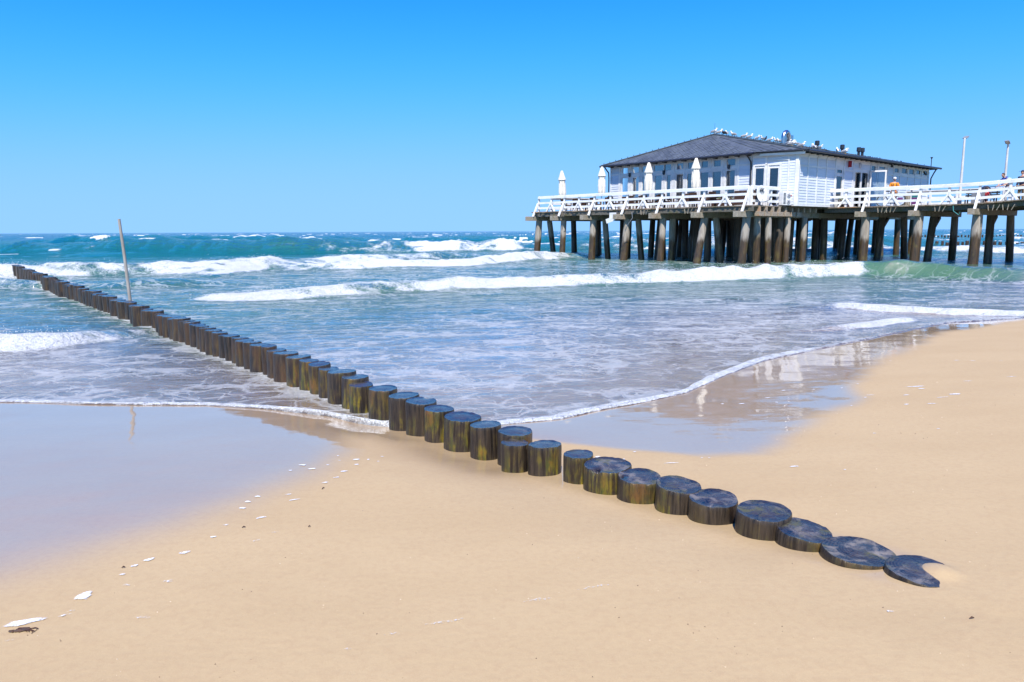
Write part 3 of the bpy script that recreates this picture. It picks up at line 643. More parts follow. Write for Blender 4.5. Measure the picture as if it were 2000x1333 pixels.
# joists along the pier, deck boards across it
JZ0, JZ1 = 3.06, 3.33
for v in [38.75, 39.5, 40.25, 41.0, 41.75, 42.5, 43.25, 44.0, 44.75, 45.5, 46.25, 47.0]:
    s = PB(); s.bev((v-.09, 22.95 if v < 46.8 else 23.3, JZ0), (v+.09, 41.2, JZ1), .01); s.build('joist', M['joist'] if v < 38.8 else M['block'], pier)
for v in [49.5, 52, 54.5, 57, 59.5, 62, 64.2]:
    s = PB(); s.box((v-.09, 22.9, JZ0), (v+.09, 37.6, JZ1)); s.build('joist', M['joist'], pier)
for v in [47.35, 48.8, 50.2, 51.7, 53.2, 54.1]:
    us_ = [22.9, 19, 15.2, 13.5, 12, 10, 6]
    for a, b in zip(us_, us_[1:]):
        s = PB(); s.beam((v, b, 3.195+rise(b)), (v, a, 3.195+rise(a)), .18, .27); s.build('joist', M['joist'], pier)
for k in range(7):                               # worn blocks between the joist ends
    v = 39.3 + k*.75
    s = PB(); s.bev((v+.02, 22.92+rg.uniform(-.02,.02), 2.80), (v+.56, 23.2, 3.05), .012); s.build('end_block', M['block'], pier)
s = PB(); rdk = random.Random(8)
def boards(s, v0, v1, u0, u1):
    u = u0
    while u < u1:
        w = 0.145; z = DK + rise(u) + rdk.uniform(-.004,.004); e0, e1 = v0+rdk.uniform(-.05,.03), v1+rdk.uniform(-.03,.05)
        s.box((e0, u, z-.065), (e1, u+w, z)); u += w+.012
boards(s, 38.6, 47.9, 23.0, 41.3); d1 = s.build('deck_boards', M['deck'], pier, kind='stuff')
s = PB(); boards(s, 47.92, 64.6, 23.0, 37.9); s.build('deck_boards', M['deck'], pier, kind='stuff')
s = PB(); boards(s, 47.1, 54.4, 5.5, 22.98); s.build('deck_boards', M['deck'], pier, kind='stuff')
rc = random.Random(77)                           # short raw-timber patches on the board ends
for k in range(9):
    u = [40.6,39.8,38.2,36.6,35.2,31.2,27.4,30.1,33.3][k]; s = PB(); s.box((38.50, u, DK-.07), (38.54, u+rc.uniform(.2,.5), DK+.006)); s.build('board_patch', M['block'], pier)
for u in (18.9,18.0,17.7,16.8,16.2,15.4,13.3,12.9):
    s = PB(); s.box((47.0, u, DK+rise(u)-.07), (47.04, u+rc.uniform(.18,.3), DK+rise(u)+.006)); s.build('board_patch', M['block'], pier)

# railings: part of the pier, every post, rail and brace a piece of its own
def railing(pts, out, braces, name='railing', scale=1.0):
    """pts: list of (v, u); out: outward unit direction in (v, u); braces[i]: 'o' long outer stay, 'y' two side struts, '' none."""
    rl = part(name, pier); ov, ou = out
    for i, (v, u) in enumerate(pts):
        z0 = DK + rise(u)
        s = PB(); s.bev((v-.065, u-.065, z0-.02), (v+.065, u+.065, z0+1.10), .008); s.build('rail_post', M['rail'], rl)
        if braces[i] == 'o':
            s = PB(); s.beam((v+ov*.10, u+ou*.10, z0+.62), (v+ov*.62, u+ou*.62, z0-.36), .11, .11, (0,0,1)); s.build('stay', M['rail'], rl)
        elif braces[i] == 'y':
            for sg in (-1, 1):
                s = PB(); s.beam((v+ov*.09+ou*sg*.03, u+ou*.09+ov*sg*.03, z0+.55), (v+ov*.12+ou*sg*.42, u+ou*.12+ov*sg*.42, z0-.01), .10, .09, (ov,ou,0)); s.build('strut', M['rail'], rl)
    for (v, u), (v2, u2) in zip(pts, pts[1:]):
        a, b = DK+rise(u), DK+rise(u2)
        L = math.hypot(v2-v, u2-u); gv, gu = (v2-v)/L*.003, (u2-u)/L*.003
        for z, h, w, nm in ((1.125,.05,.17,'handrail'), (1.02,.15,.045,'rail_board'), (.64,.145,.04,'rail_board'), (.27,.145,.04,'rail_board')):
            q = .0 if nm == 'handrail' else .09
            s = PB(); s.beam((v+ov*q+gv, u+ou*q+gu, a+z), (v2+ov*q-gv, u2+ou*q-gu, b+z), w, h); s.build(nm, M['rail'], rl)
    return rl
LU = [40.95, 39.6, 38.25, 36.8, 35.34, 33.87, 32.4, 31.0, 29.55, 27.95, 26.4, 24.9, 23.45]
railing([(39.0, u) for u in LU], (-1, 0), ['o' if i % 2 == 0 else 'y' for i in range(13)])
railing([(40.3, 40.95), (41.7, 40.95), (43.1, 40.95), (44.5, 40.95), (45.9, 40.95), (47.3, 40.95)], (0, 1), ['y','o','y','o','y','']).name = 'end_railing'
railing([(39.25, 23.4), (40.15, 23.4), (41.3, 23.35), (42.15, 23.35)], (0, -1), ['']*4).name = 'corner_railing'
RU = [22.66, 21.6, 20.3, 18.77, 17.22, 15.68, 14.14, 12.66, 11.2, 9.7, 8.2, 6.7]
railing([(47.4, u) for u in RU], (-1, 0), ['','y','o','y','o','y','o','y','o','y','o','y']).name = 'walkway_railing'
railing([(54.0, u) for u in [20.5, 19, 17.4, 15.9, 14.3, 12.8, 11.3, 9.8, 8.3, 6.8]], (1, 0), ['o','']*5).name = 'far_railing'
# small hangings under the deck edge
for u in (38.0, 30.6, 27.2, 19.2, 18.7, 16.0, 13.3, 12.6):
    s = PB(); v = 38.55 if u > 23 else 47.1
    for q in (-.16, 0, .16): s.beam((v-.03, u+q*1.8, 3.30), (v-.03, u+q*1.2+.05, 3.0), .05, .03)
    s.build('board_bracket', M['cap'], pier)
s = PB(); s.tube([(38.5, 31.6, 3.2), (38.45, 31.5, 2.8), (38.4, 31.9, 2.3), (38.45, 32.1, 1.95)], .025, 8); s.build('hanging_hose', M['grey_box'], pier, True)
s = PB(); s.tube([(47.0, 15.3, 3.3), (46.95, 15.25, 3.0), (46.9, 14.95, 2.78), (46.95, 14.9, 2.95)], .022, 8); s.build('hanging_hose', M['teal'], pier, True)
sb = thing('hanging_board', 'crooked white board hanging under the terrace edge between two piles', 'board', W(38.2, 33.1, 2.5), TH)
s = MB(); s.beam((0, -.42, .50), (-.05, .12, .50), .02, .36); s.build('board_face', M['white'], sb)
s = MB(); s.beam((-.02, -.30, .30), (-.12, .34, .10), .02, .30); s.build('board_flap', M['white'], sb)

# ------------------------------------------------------------------ restaurant on the pier
HO = (45.0, 30.0, DK)
house = thing('pier_restaurant', 'white weatherboarded restaurant with grey slate hip roof standing on the pier', 'building', W(HO[0], HO[1], HO[2]), TH)
class HB(PB): org = HO
EZ = 6.70                                        # eaves
FL = DK + 0.02
def frame_l(a, z, d): return (42.5 + d, a, z)            # left front: runs along u, depth goes +v
def frame_r(a, z, d): return (a, 22.6 + d, z)            # landward front: runs along v, depth goes +u
CA, CB = Vector((42.35, 25.25)), Vector((42.98, 22.52))  # the slanted corner bay, (v, u)
cdir = (CB-CA).normalized(); cnor = Vector((-cdir.y, cdir.x))
if cnor.x < 0: cnor = -cnor
def frame_c(a, z, d): p = CA + cdir*a + cnor*d; return (p.x, p.y, z)
def wall(name, fr, a0, a1, z0, z1, holes, t=0.14, mat='white'):
    xs = sorted({a0, a1, *[h[0] for h in holes], *[h[1] for h in holes]}); zs = sorted({z0, z1, *[h[2] for h in holes], *[h[3] for h in holes]})
    nx, nz = len(xs)-1, len(zs)-1
    solid = [[not any(h[0]-1e-6 <= (xs[i]+xs[i+1])/2 <= h[1] and h[2] <= (zs[j]+zs[j+1])/2 <= h[3] for h in holes) for j in range(nz)] for i in range(nx)]
    s = HB()
    def quad(*p): s.add([fr(*q) for q in p], [(0,1,2,3)])
    for i in range(nx):
        for j in range(nz):
            if not solid[i][j]: continue
            x0, x1, y0, y1 = xs[i], xs[i+1], zs[j], zs[j+1]
            for d in (0, t): quad((x0,y0,d),(x1,y0,d),(x1,y1,d),(x0,y1,d))
            if i == 0 or not solid[i-1][j]: quad((x0,y0,0),(x0,y0,t),(x0,y1,t),(x0,y1,0))
            if i == nx-1 or not solid[i+1][j]: quad((x1,y0,0),(x1,y0,t),(x1,y1,t),(x1,y1,0))
            if j == 0 or not solid[i][j-1]: quad((x0,y0,0),(x1,y0,0),(x1,y0,t),(x0,y0,t))
            if j == nz-1 or not solid[i][j+1]: quad((x0,y1,0),(x1,y1,0),(x1,y1,t),(x0,y1,t))
    return s.build(name, M[mat], house)
def fbox(s, fr, a0, a1, z0, z1, d0, d1):
    p = [fr(a,z,d) for d in (d0,d1) for z in (z0,z1) for a in (a0,a1)]
    s.add(p, [(0,1,3,2),(4,6,7,5),(0,4,5,1),(2,3,7,6),(0,2,6,4),(1,5,7,3)])
def window(fr, a0, a1, z0, z1, fw=0.05, curtain=None, name='window', blinds=False, proud=0.02):
    s = HB()
    fbox(s, fr, a0, a0+fw, z0, z1, -proud, .07); fbox(s, fr, a1-fw, a1, z0, z1, -proud, .07)
    fbox(s, fr, a0+fw, a1-fw, z0, z0+fw, -proud, .07); fbox(s, fr, a0+fw, a1-fw, z1-fw, z1, -proud, .07)
    w = s.build(name, M['white'], house)
    s = HB(); fbox(s, fr, a0+fw*.9, a1-fw*.9, z0+fw*.9, z1-fw*.9, .022, .034); s.build('pane', M['glass'], w)
    if curtain:
        s = HB(); n = 22; cols = []
        for k in range(n+1):
            t = k/n; a = a0 + (a1-a0)*t
            cols.append((t, a, .17 + .03*math.sin(t*34)))
        rows = 10
        for j in range(rows+1):
            zt = z0 + (z1-z0)*j/rows
            for t, a, d in cols:
                q = 1 - j/rows                     # 0 at the rail, 1 at the sill
                if curtain == 'full': aa = a
                elif curtain == 'v': aa = (a0+a1)/2 + (a-(a0+a1)/2)*(1 - .72*math.sin(min(1, q*1.35)*math.pi/2)*(1-.35*max(0, q-.7)/.3))
                elif curtain == 'l': aa = a0 + (a-a0)*(1 - .6*math.sin(min(1, q*1.4)*math.pi/2))
                else: aa = a1 - (a1-a)*(1 - .6*math.sin(min(1, q*1.4)*math.pi/2))
                s.v.append(fr(aa, zt, d))
        for j in range(rows):
            for k in range(n): b = j*(n+1)+k; s.f.append((b, b+1, b+n+2, b+n+1))
        s.build('curtain', M['curtain'], w, True)
    if blinds:
        s = HB(); z = z0+.12
        while z < z1-.08:
            fbox(s, fr, a0+.07, a1-.07, z, z+.045, .10, .115); z += .095
        s.build('blind_slats', M['curtain'], w, kind='stuff')
    return w
# glazed left front
UP = [(35.29,35.82,'full'),(34.28,34.9,'full'),(33.3,34.02,'full'),(31.47,32.99,None),(30.49,31.06,'full'),(29.5,30.19,None),(28.54,29.1,'full'),(27.59,28.18,'full'),(26.53,27.22,'full')]
LOW = [(35.26,35.88,'v'),(34.24,34.88,'l'),(33.3,34.0,'v'),(32.25,32.92,None),(31.5,31.9,None),(30.42,31.1,'r'),(29.5,30.21,None),(28.47,29.16,None),(27.54,28.24,'v'),(26.52,27.23,'r')]
holes = [(a,b,6.04,6.50) for a,b,_ in UP] + [(a,b,3.62 if b-a > .6 and 31 < a < 33 else 4.0,5.79) for a,b,_ in LOW]
wall('left_wall', frame_l, 25.3, 36.95, FL, EZ-.03, holes)
for a,b,c in UP: window(frame_l, a, b, 6.04, 6.50, .035, c)
for a,b,c in LOW: window(frame_l, a, b, 3.62 if b-a > .6 and 31 < a < 33 else 4.0, 5.79, .04, c)
s = HB(); fbox(s, frame_l, 31.85, 32.2, 6.09, 6.25, .15, .17); s.build('notice', M['cream'], house)
for a in (36.02, 35.08, 34.14, 33.14, 32.1, 31.28, 30.34, 29.32, 28.36, 27.4, 26.4):   # mullion battens
    for q in (-.11, 0, .11):
        s = HB(); fbox(s, frame_l, a+q-.035, a+q+.035, FL, 5.9 if abs(q) > .01 else 6.62, -.045, -.002); s.build('batten', M['white'], house)
s = HB(); fbox(s, frame_l, 26.3, 36.1, 5.83, 5.99, -.03, -.002); s.build('transom', M['white'], house)
def siding(fr, panels, name='siding', proud=.030, lap=.165):
    s = HB()
    for a0, a1, z0, z1 in panels:
        z = z0
        while z < z1-.02:
            h = min(lap, z1-z); p = [(a0,z,-proud),(a1,z,-proud),(a1,z+h,-.006),(a0,z+h,-.006),(a0,z,-.004),(a1,z,-.004)]
            s.add([fr(*q) for q in p], [(0,1,2,3),(4,5,1,0),(4,0,3),(5,2,1)]); z += lap
    return s.build(name, M['siding'], house, kind='stuff')
siding(frame_l, [(25.5,26.28,FL+.1,6.0),(25.5,26.28,6.1,6.6),(36.12,36.85,FL+.1,6.0),(36.12,36.85,6.1,6.6)])
for a0, a1, z0, z1 in ((25.3,25.48,FL,6.66),(26.28,26.36,FL,6.66),(36.05,36.12,FL,6.66),(36.86,36.95,FL,6.66),(25.48,26.28,6.0,6.09),(36.12,36.86,6.0,6.09)):
    s = HB(); fbox(s, frame_l, a0, a1, z0, z1, -.05, -.003); s.build('trim_board', M['white'], house)
for u_, z_ in ((32.06,5.95),(26.98,6.0),(35.07,5.96)):      # little wall lanterns
    s = HB(); s.box((42.32,u_-.06,z_-.12),(42.46,u_+.06,z_+.12)); s.box((42.36,u_-.04,z_-.17),(42.44,u_+.04,z_-.12)); s.build('wall_lantern', M['gutter'], house)
# landward front
RH = [(48.02,48.78,5.58,5.86),(47.98,48.84,3.95,5.45),(50.6,52.75,FL+.02,5.88),(53.1,53.83,6.0,6.36),(54.35,55.42,6.18,6.38),
      (57.0,57.78,6.05,6.40),(58.28,59.25,6.04,6.48),(59.62,60.56,6.04,6.50),(61.02,61.78,6.10,6.46),(62.34,63.22,6.08,6.54)]
wall('landward_wall', frame_r, 42.98, 63.6, FL, EZ-.03, RH)
window(frame_r, *RH[0], .04); window(frame_r, *RH[1], .045, blinds=True)
for h in RH[3:]: window(frame_r, *h, .035)
dw = window(frame_r, 50.6, 51.62, FL+.02, 5.88, .09, None, 'glass_door'); dw2 = window(frame_r, 51.64, 52.75, FL+.02, 5.88, .09, None, 'glass_door')
s = HB(); fbox(s, frame_r, 51.5, 51.56, 4.3, 4.55, -.06, -.03); s.build('door_handle', M['gutter'], dw)
def frame_o(a, z, d):                            # the leaf that stands open
    c, sn = math.cos(R(112)), math.sin(R(112)); return (52.82 - a*c*1.0 + d*sn, 22.52 - a*sn - d*c, z)
lf = window(frame_o, 0, 1.02, FL+.03, 5.98, .10, None, 'open_door_leaf', proud=.05)
s = HB(); fbox(s, frame_r, 54.3, 55.48, FL+.02, 6.08, -.055, -.004); dr = s.build('white_door', M['white'], house)
s = HB(); fbox(s, frame_r, 54.75, 55.0, 5.28, 5.36, -.075, -.055); s.build('door_plate', M['pale'], dr)
s = HB(); fbox(s, frame_r, 54.42, 54.48, 4.35, 4.5, -.11, -.055); s.build('door_handle', M['steel'], dr)
BAT = [43.06, 44.18, 45.36, 46.57, 47.8, 49.02, 50.32, 53.0, 54.05, 55.75, 56.8, 58.0, 59.42, 60.8, 62.05, 63.45]
for v in BAT:
    s = HB(); fbox(s, frame_r, v-(.10 if v in (43.06,63.45) else .055), v+(.10 if v in (43.06,63.45) else .055), FL, 6.42, -.05, -.003); s.build('batten', M['white'], house)
pan = []
for a, b in zip(BAT, BAT[1:]):
    lo, hi = a+.056, b-.056
    if 47.79 < a < 47.81: continue
    if a in (50.32,): pan.append((lo, hi, 6.02, 6.36)); continue
    if a == 54.05: continue
    if a > 56: pan += [(lo, hi, FL+.12, 5.82)]; continue
    if a == 53.0: pan += [(lo, hi, FL+.12, 5.82)]; continue
    pan += [(lo, hi, FL+.12, 5.78), (lo, hi, 5.9, 6.36)]
siding(frame_r, pan)
for a0, a1, z0, z1 in ((43.0,50.3,5.79,5.89),(42.98,63.6,6.42,6.64),(42.98,50.3,FL,FL+.11),(55.7,63.5,5.84,5.95)):
    segs = [a0] + [v for v in BAT if a0 < v < a1] + [a1]
    for p, q in zip(segs, segs[1:]):
        s = HB(); fbox(s, frame_r, p+.11 if p in (43.06,) else p+.056, q-.056 if q not in (63.45,) else q-.11, z0, z1, -.04, -.003)
        if q-p > .25 and not (z0 < 6 and 47.7 < p < 49): s.build('trim_board', M['white'], house)
s = HB(); s.box((49.55,22.36,6.06),(49.72,22.55,6.42)); al = s.build('alarm_box', M['white'], house)
s = HB(); s.box((49.50,22.34,6.04),(49.545,22.55,6.44)); s.build('alarm_side', M['red'], al)
s = HB(); s.lathe([(.17,-.02),(.19,0),(.17,.03),(.1,.06)], (0,0,0), 16, M=Matrix.Translation((51.3,22.56,6.25)) @ Matrix.Rotation(R(90),4,'X')); s.build('round_lamp', M['pale'], house, True)
s = HB(); s.ball((56.3,22.5,6.45),.09,.09,.09); s.box((56.26,22.5,6.5),(56.34,22.56,6.62)); s.build('camera_dome', M['dark'], house, True)
# slanted corner bay
CL = (CB-CA).length
CH = [(.16,.76,3.75,5.80),(1.02,1.64,FL+.02,5.78)]
wall('corner_wall', frame_c, 0, CL, FL, EZ-.03, CH)
window(frame_c, *CH[0], .045, blinds=True); window(frame_c, *CH[1], .06, None, 'glass_door')
for a0, a1, z0, z1 in ((.05,.15,FL,5.9),(.77,.90,FL,6.4),(.92,1.01,FL,5.9),(1.65,1.78,FL,5.9),(2.15,2.24,FL,6.15),(CL-.22,CL-.04,FL,6.5),(.05,.90,5.905,5.99),(.92,1.78,5.905,5.99),(.05,CL-.24,6.42,6.56),(1.0,2.24,6.16,6.27)):
    s = HB(); fbox(s, frame_c, a0, a1, z0, z1, -.055 if z0 < 6.1 else -.07, -.003); s.build('trim_board', M['white'], house)
siding(frame_c, [(1.80,2.14,FL+.1,6.14),(2.26,CL-.23,FL+.1,6.4),(.06,.76,6.0,6.4),(.92,2.1,6.28,6.41),(.92,1.78,6.0,6.15)])
# sea-side and far walls close the house; the sea side is glazed too
def frame_s(a, z, d): return (a, 36.95 - d, z)
SH = [(43.2+1.25*k, 43.2+1.25*k+.85, 4.1, 5.75) for k in range(8)] + [(43.2+1.25*k, 43.2+1.25*k+.85, 6.05, 6.45) for k in range(8)]
wall('sea_wall', frame_s, 42.65, 63.6, FL, EZ-.03, SH)
for h in SH: window(frame_s, *h, .04)
def frame_e(a, z, d): return (63.6 - d, a, z)
wall('end_wall', frame_e, 22.75, 36.8, FL, EZ-.03, [])
def frame_i(a, z, d): return (53.5 + d, a, z)
wall('inner_wall', frame_i, 22.76, 36.79, FL+.01, EZ-.04, [])
s = HB(); s.box((42.66,22.78,FL-.01),(63.44,36.78,FL+.006)); s.build('inner_floor', M['floor_in'], house)
# roof: hip towards the terrace, long slope over the landward front
e0 = (41.98, 37.45, EZ); e1 = (41.98, 24.85, EZ); e2 = (42.80, 22.05, EZ); e3 = (64.2, 22.05, EZ); e4 = (64.2, 37.45, EZ)
AP, RE = (44.9, 29.8, 8.46), (61.2, 29.8, 8.50)
s = HB()
s.add([e0, e1, e2, AP], [(0,1,3),(1,2,3)]); s.add([e2, e3, RE, AP], [(0,1,2,3)]); s.add([e3, e4, RE], [(0,1,2)]); s.add([e4, e0, AP, RE], [(0,1,2,3)])
s.add([(p[0], p[1], p[2]-.05) for p in (e0,e1,e2,e3,e4)], [(4,3,2,1,0)])
roof = s.build('roof', M['slate'], house)
def slates(poly, eave_dir, size, name='slate_tiles'):
    """Diamond slates laid over one plane of the roof, each lifted at its lower tip."""
    P = [Vector(p) for p in poly]; n = (P[1]-P[0]).cross(P[2]-P[0]).normalized()
    if n.z < 0: n = -n
    ex = Vector(eave_dir).normalized(); ey = n.cross(ex).normalized()
    if ey.z < 0: ey = -ey
    o = P[0]; q = [((p-o).dot(ex), (p-o).dot(ey)) for p in P]
    def inside(x, y):
        c = False
        for (x0,y0),(x1,y1) in zip(q, q[1:]+q[:1]):
            if (y0 > y) != (y1 > y) and x < (x1-x0)*(y-y0)/(y1-y0)+x0: c = not c
        return c
    s = HB(); h = size/2; y = 0; r = 0; rs = random.Random(4)
    x0, x1 = min(a for a,_ in q), max(a for a,_ in q); y1 = max(b for _,b in q)
    while y < y1:
        x = x0 + (h if r % 2 else 0)
        while x < x1:
            if inside(x, y) and inside(x-h*.8, y) and inside(x+h*.8, y) and inside(x, y-h*.55) and inside(x, y+h*.8):
                l = rs.uniform(.8,1.3)
                pts = [(x, y+h*1.1, .006), (x-h*.97, y, .016*l), (x, y-h*1.05, .034*l), (x+h*.97, y, .016*l)]
                b = [o + ex*a + ey*b_ + n*c for a, b_, c in pts] + [o + ex*a + ey*b_ + n*.002 for a, b_, c in pts]
                s.add(b, [(0,1,2,3),(1,5,6,2),(2,6,7,3)])
            x += size
        y += h; r += 1
    return s.build(name, M['slate'], roof, kind='stuff')
slates([e0, e1, AP], (0,1,0), .42); slates([e2, e3, RE, AP], (1,0,0), .42); slates([e1, e2, AP], (e2[0]-e1[0], e2[1]-e1[1], 0), .42)
def ridge(a, b, n):
    s = HB(); a, b = Vector(a), Vector(b); s.beam(a+Vector((0,0,.03)), b+Vector((0,0,.03)), .16, .06); s.build('ridge_cap', M['slate'], roof)
    s = HB()
    for k in range(n):
        p = a.lerp(b, (k+.5)/n); s.beam(p+Vector((0,0,.04)), p+Vector((0,0,.15)), .03, .03)
    s.build('ridge_studs', M['gutter'], roof, kind='stuff')
ridge(e0, AP, 18); ridge(e2, AP, 14); ridge(AP, RE, 26)
s = HB()                                         # snow guards on the long slope
for k in range(60):
    t = random.Random(k).random(); v = 44.5+19*t; f = random.Random(k+99).uniform(.04,.5); z = EZ + (8.46-EZ)*f
    s.beam((v, 22.05+7.75*f, z), (v, 22.05+7.75*f, z+.11), .03, .03)
s.build('snow_guards', M['gutter'], roof, kind='stuff')
def gutter(a, b, nm='gutter'):
    a, b = Vector(a), Vector(b); s = HB(); s.tube([a, b], .075, 8); g = s.build(nm, M['gutter'], house, True); return g
gutter((41.92,37.5,EZ-.05),(41.92,24.95,EZ-.05)); gutter((42.15,24.75,EZ-.02),(42.85,22.0,EZ-.02)); gutter((42.95,21.98,EZ-.04),(64.25,21.98,EZ-.04))
s = HB(); s.beam((42.2,24.7,EZ-.15),(42.9,22.15,EZ-.15), .05, .17); s.build('fascia', M['white'], house)
for u_, top in ((37.05, 1), (25.42, 1)):
    s = HB(); s.tube([(41.95,u_+.05,EZ-.06),(42.02,u_,EZ-.2),(42.36,u_-.02,EZ-.5),(42.40,u_-.02,EZ-.9),(42.40,u_-.02,FL+.05)], .05, 8); s.build('downpipe', M['gutter'], house, True)
s = HB(); s.tube([(63.7,22.1,EZ-.06),(63.72,22.3,EZ-.4),(63.72,22.48,EZ-.8),(63.72,22.48,FL)], .05, 8); s.build('downpipe', M['gutter'], house, True)
for k in range(27):                              # rafter ends under the eaves
    v = 43.6+.77*k; s = HB(); s.beam((v,22.02,EZ-.10),(v,22.58,EZ-.10), .07, .10); s.build('rafter_end', M['gutter'], house)
for k in range(15):
    u_ = 25.5+.8*k; s = HB(); s.beam((41.97,u_,EZ-.11),(42.48,u_,EZ-.11), .07, .09); s.build('rafter_end', M['gutter'], house)
def slope_z(u): return EZ + (8.47-EZ)*(u-22.05)/7.75
s = HB(); pts = []
for k in range(13):
    a = math.pi*k/12; pts.append((53.1+.42*(1-math.cos(a)) if k else 53.1, 29.2, 8.75+.42*math.sin(a)*1.2))
pts = [(53.1,29.2,8.2)] + pts + [(53.98,29.2,8.66)]
s.tube(pts, .17, 14); s.build('duct_elbow', M['steel'], house, True)
s = HB(); s.lathe([(.16,-.5),(.16,.1)], (54.5,29.6,8.6), 12); s.bev((54.2,29.3,8.72),(54.8,29.9,9.12),.03); s.build('duct_box', M['steel'], house)
for v, u_ in ((54.0,27.0),(57.2,26.6),(59.6,26.4),(60.25,26.4)):
    z = slope_z(u_); s = HB(); s.lathe([(.10,-.12),(.10,.30),(.17,.34),(.16,.62),(.13,.64)], (v,u_,z), 12); s.build('vent_pipe', M['gutter'], house, True)
s = HB(); s.tube([(63.9,22.6,EZ),(63.9,22.6,EZ+.75)], .03, 8); s.lathe([(.03,0),(.09,.1),(.09,.14)], (63.9,22.6,EZ+.72), 10); s.build('vent_mast', M['gutter'], house, True)
for v, u_, h in ((44.9,29.8,.7),(55.6,29.8,.8)):
    s = HB(); s.tube([(v,u_,8.4),(v+.06,u_,8.5+h)], .008, 5); s.build('lightning_rod', M['gutter'], house)

# ------------------------------------------------------------------ on the terrace
def parasol(v, u, ztop, label, lean=0.0, rusty=False):
    h = ztop - DK
    t = thing('folded_parasol', label, 'parasol', W(v, u, DK), TH, 'folded parasols on the terrace')
    t.rotation_euler = (0, lean, TH)
    s = MB(); s.tube([(0,0,.05),(0,0,h-.05)], .03, 10); s.build('pole', M['white'], t, True)
    s = MB(); s.lathe([(.03,.10),(.05,.05),(.30,.045),(.30,0)][::-1], n=16); s.build('base', M['grey_box'], t, True)
    rgp = random.Random(int(u*10)); L = 2.05
    prof = []
    for k in range(15):
        q = k/14; z = h - L*q
        r = .04 + .18*min(1, q*2.6)
        if q > .34: r = .205 + .035*math.sin((q-.38)*5.2)
        if q > .9: r *= 1-.25*(q-.9)/.1
        prof.append((r*rgp.uniform(.95,1.05), z))
    s = MB(); s.lathe(prof[::-1], n=32, fold=.13, folds=8); c = s.build('canopy', M['cream'], t, True)
    s = MB(); s.lathe([(.19,h-.80),(.275,h-.66),(.25,h-.56),(.085,h-.05),(.06,h)], n=24, fold=.06, folds=8); s.build('top_flap', M['cream'], c, True)
    s = MB(); s.lathe([(.185,h-1.02),(.19,h-.97),(.185,h-.92)], n=20); s.build('strap', M['cream'] if not rusty else M['rust'], c, True)
    if rusty:
        s = MB(); s.ball((0,0,h-2.0), .15, .15, .16); s.build('stain_wrap', M['rust'], c, True)
parasol(40.3, 39.7, 6.42, 'leaning folded cream parasol with rusty stains at the sea end of the terrace', -.05, True)
parasol(40.8, 36.3, 6.52, 'folded cream parasol by the sea-side corner of the restaurant')
parasol(40.8, 32.1, 6.52, 'folded cream parasol in front of the wide transom window')
parasol(40.8, 28.33, 6.54, 'folded cream parasol nearest the satellite dish')

def wicker_chair():
    t = thing('wicker_chair', '', 'chair', (0,0,0), 0)
    s = MB(); s.bev((-.27,-.27,.38),(.27,.27,.46),.02); s.build('seat', M['wicker'], t)
    s = MB(); s.beam((0,.25,.44),(0,.33,.90), .52, .06, (0,1,0)); s.build('backrest', M['wicker'], t)
    for sx in (-1, 1):
        s = MB(); s.beam((sx*.26,-.25,.64),(sx*.26,.27,.66), .06, .04); s.beam((sx*.26,-.24,.44),(sx*.26,-.24,.63), .05, .05); s.build('armrest', M['wicker'], t)
        for sy in (-1, 1):
            s = MB(); s.beam((sx*.23,sy*.23,0),(sx*.24,sy*.24,.39), .045, .045); s.build('leg', M['wicker'], t)
    return t
def wicker_table():
    t = thing('terrace_table', '', 'table', (0,0,0), 0)
    s = MB(); s.bev((-.4,-.4,.70),(.4,.4,.75),.01); s.build('table_top', M['wicker'], t)
    for sx in (-1, 1):
        for sy in (-1, 1):
            s = MB(); s.beam((sx*.34,sy*.34,0),(sx*.35,sy*.35,.70), .05, .05); s.build('leg', M['wicker'], t)
    return t
def place(proto, first, loc, rz, label, group):
    o = proto if first else copy_tree(proto)
    o.location = loc; o.rotation_euler = (0, 0, rz); o['label'] = label; o['group'] = group; return o
ch, tb = wicker_chair(), wicker_table()
rt = random.Random(12); spots = [38.7, 37.4, 35.7, 34.2, 32.8, 31.2, 29.7, 27.5, 26.0]; nc = nt = 0
for i, u in enumerate(spots):
    v = 40.35 + rt.uniform(-.1,.15)
    place(tb, nt == 0, W(v, u, DK), TH + rt.uniform(-.05,.05), '%s brown wicker table from the sea end of the terrace' % ordinal(i+1), 'wicker tables on the terrace'); nt += 1
    for k, (dv, du, a) in enumerate(((-.68,0,90),(.72,0,-90))):
        if k == 1 and i % 3 == 2: continue
        place(ch, nc == 0, W(v+dv, u+du+rt.uniform(-.15,.15), DK), TH + R(a) + rt.uniform(-.2,.2), 'brown wicker chair on the %s side of the %s table from the sea end' % ('rail' if k == 0 else 'window', ordinal(i+1)), 'wicker chairs on the terrace'); nc += 1
    if i not in (0, 8):
        place(ch, False, W(v-.05, u+.72, DK), TH + rt.uniform(-.2,.2), 'brown wicker chair on the sea side of the %s table from the sea end' % ordinal(i+1), 'wicker chairs on the terrace')
b = thing('wicker_bench', 'long dark brown wicker bench behind the rail near the dish', 'bench', W(40.4, 24.7, DK), TH)
s = MB(); s.bev((-.3,-.7,.1),(.3,.7,.45),.02); s.build('seat', M['wicker'], b); s = MB(); s.bev((.22,-.7,.46),(.32,.7,.95),.02); s.build('backrest', M['wicker'], b)
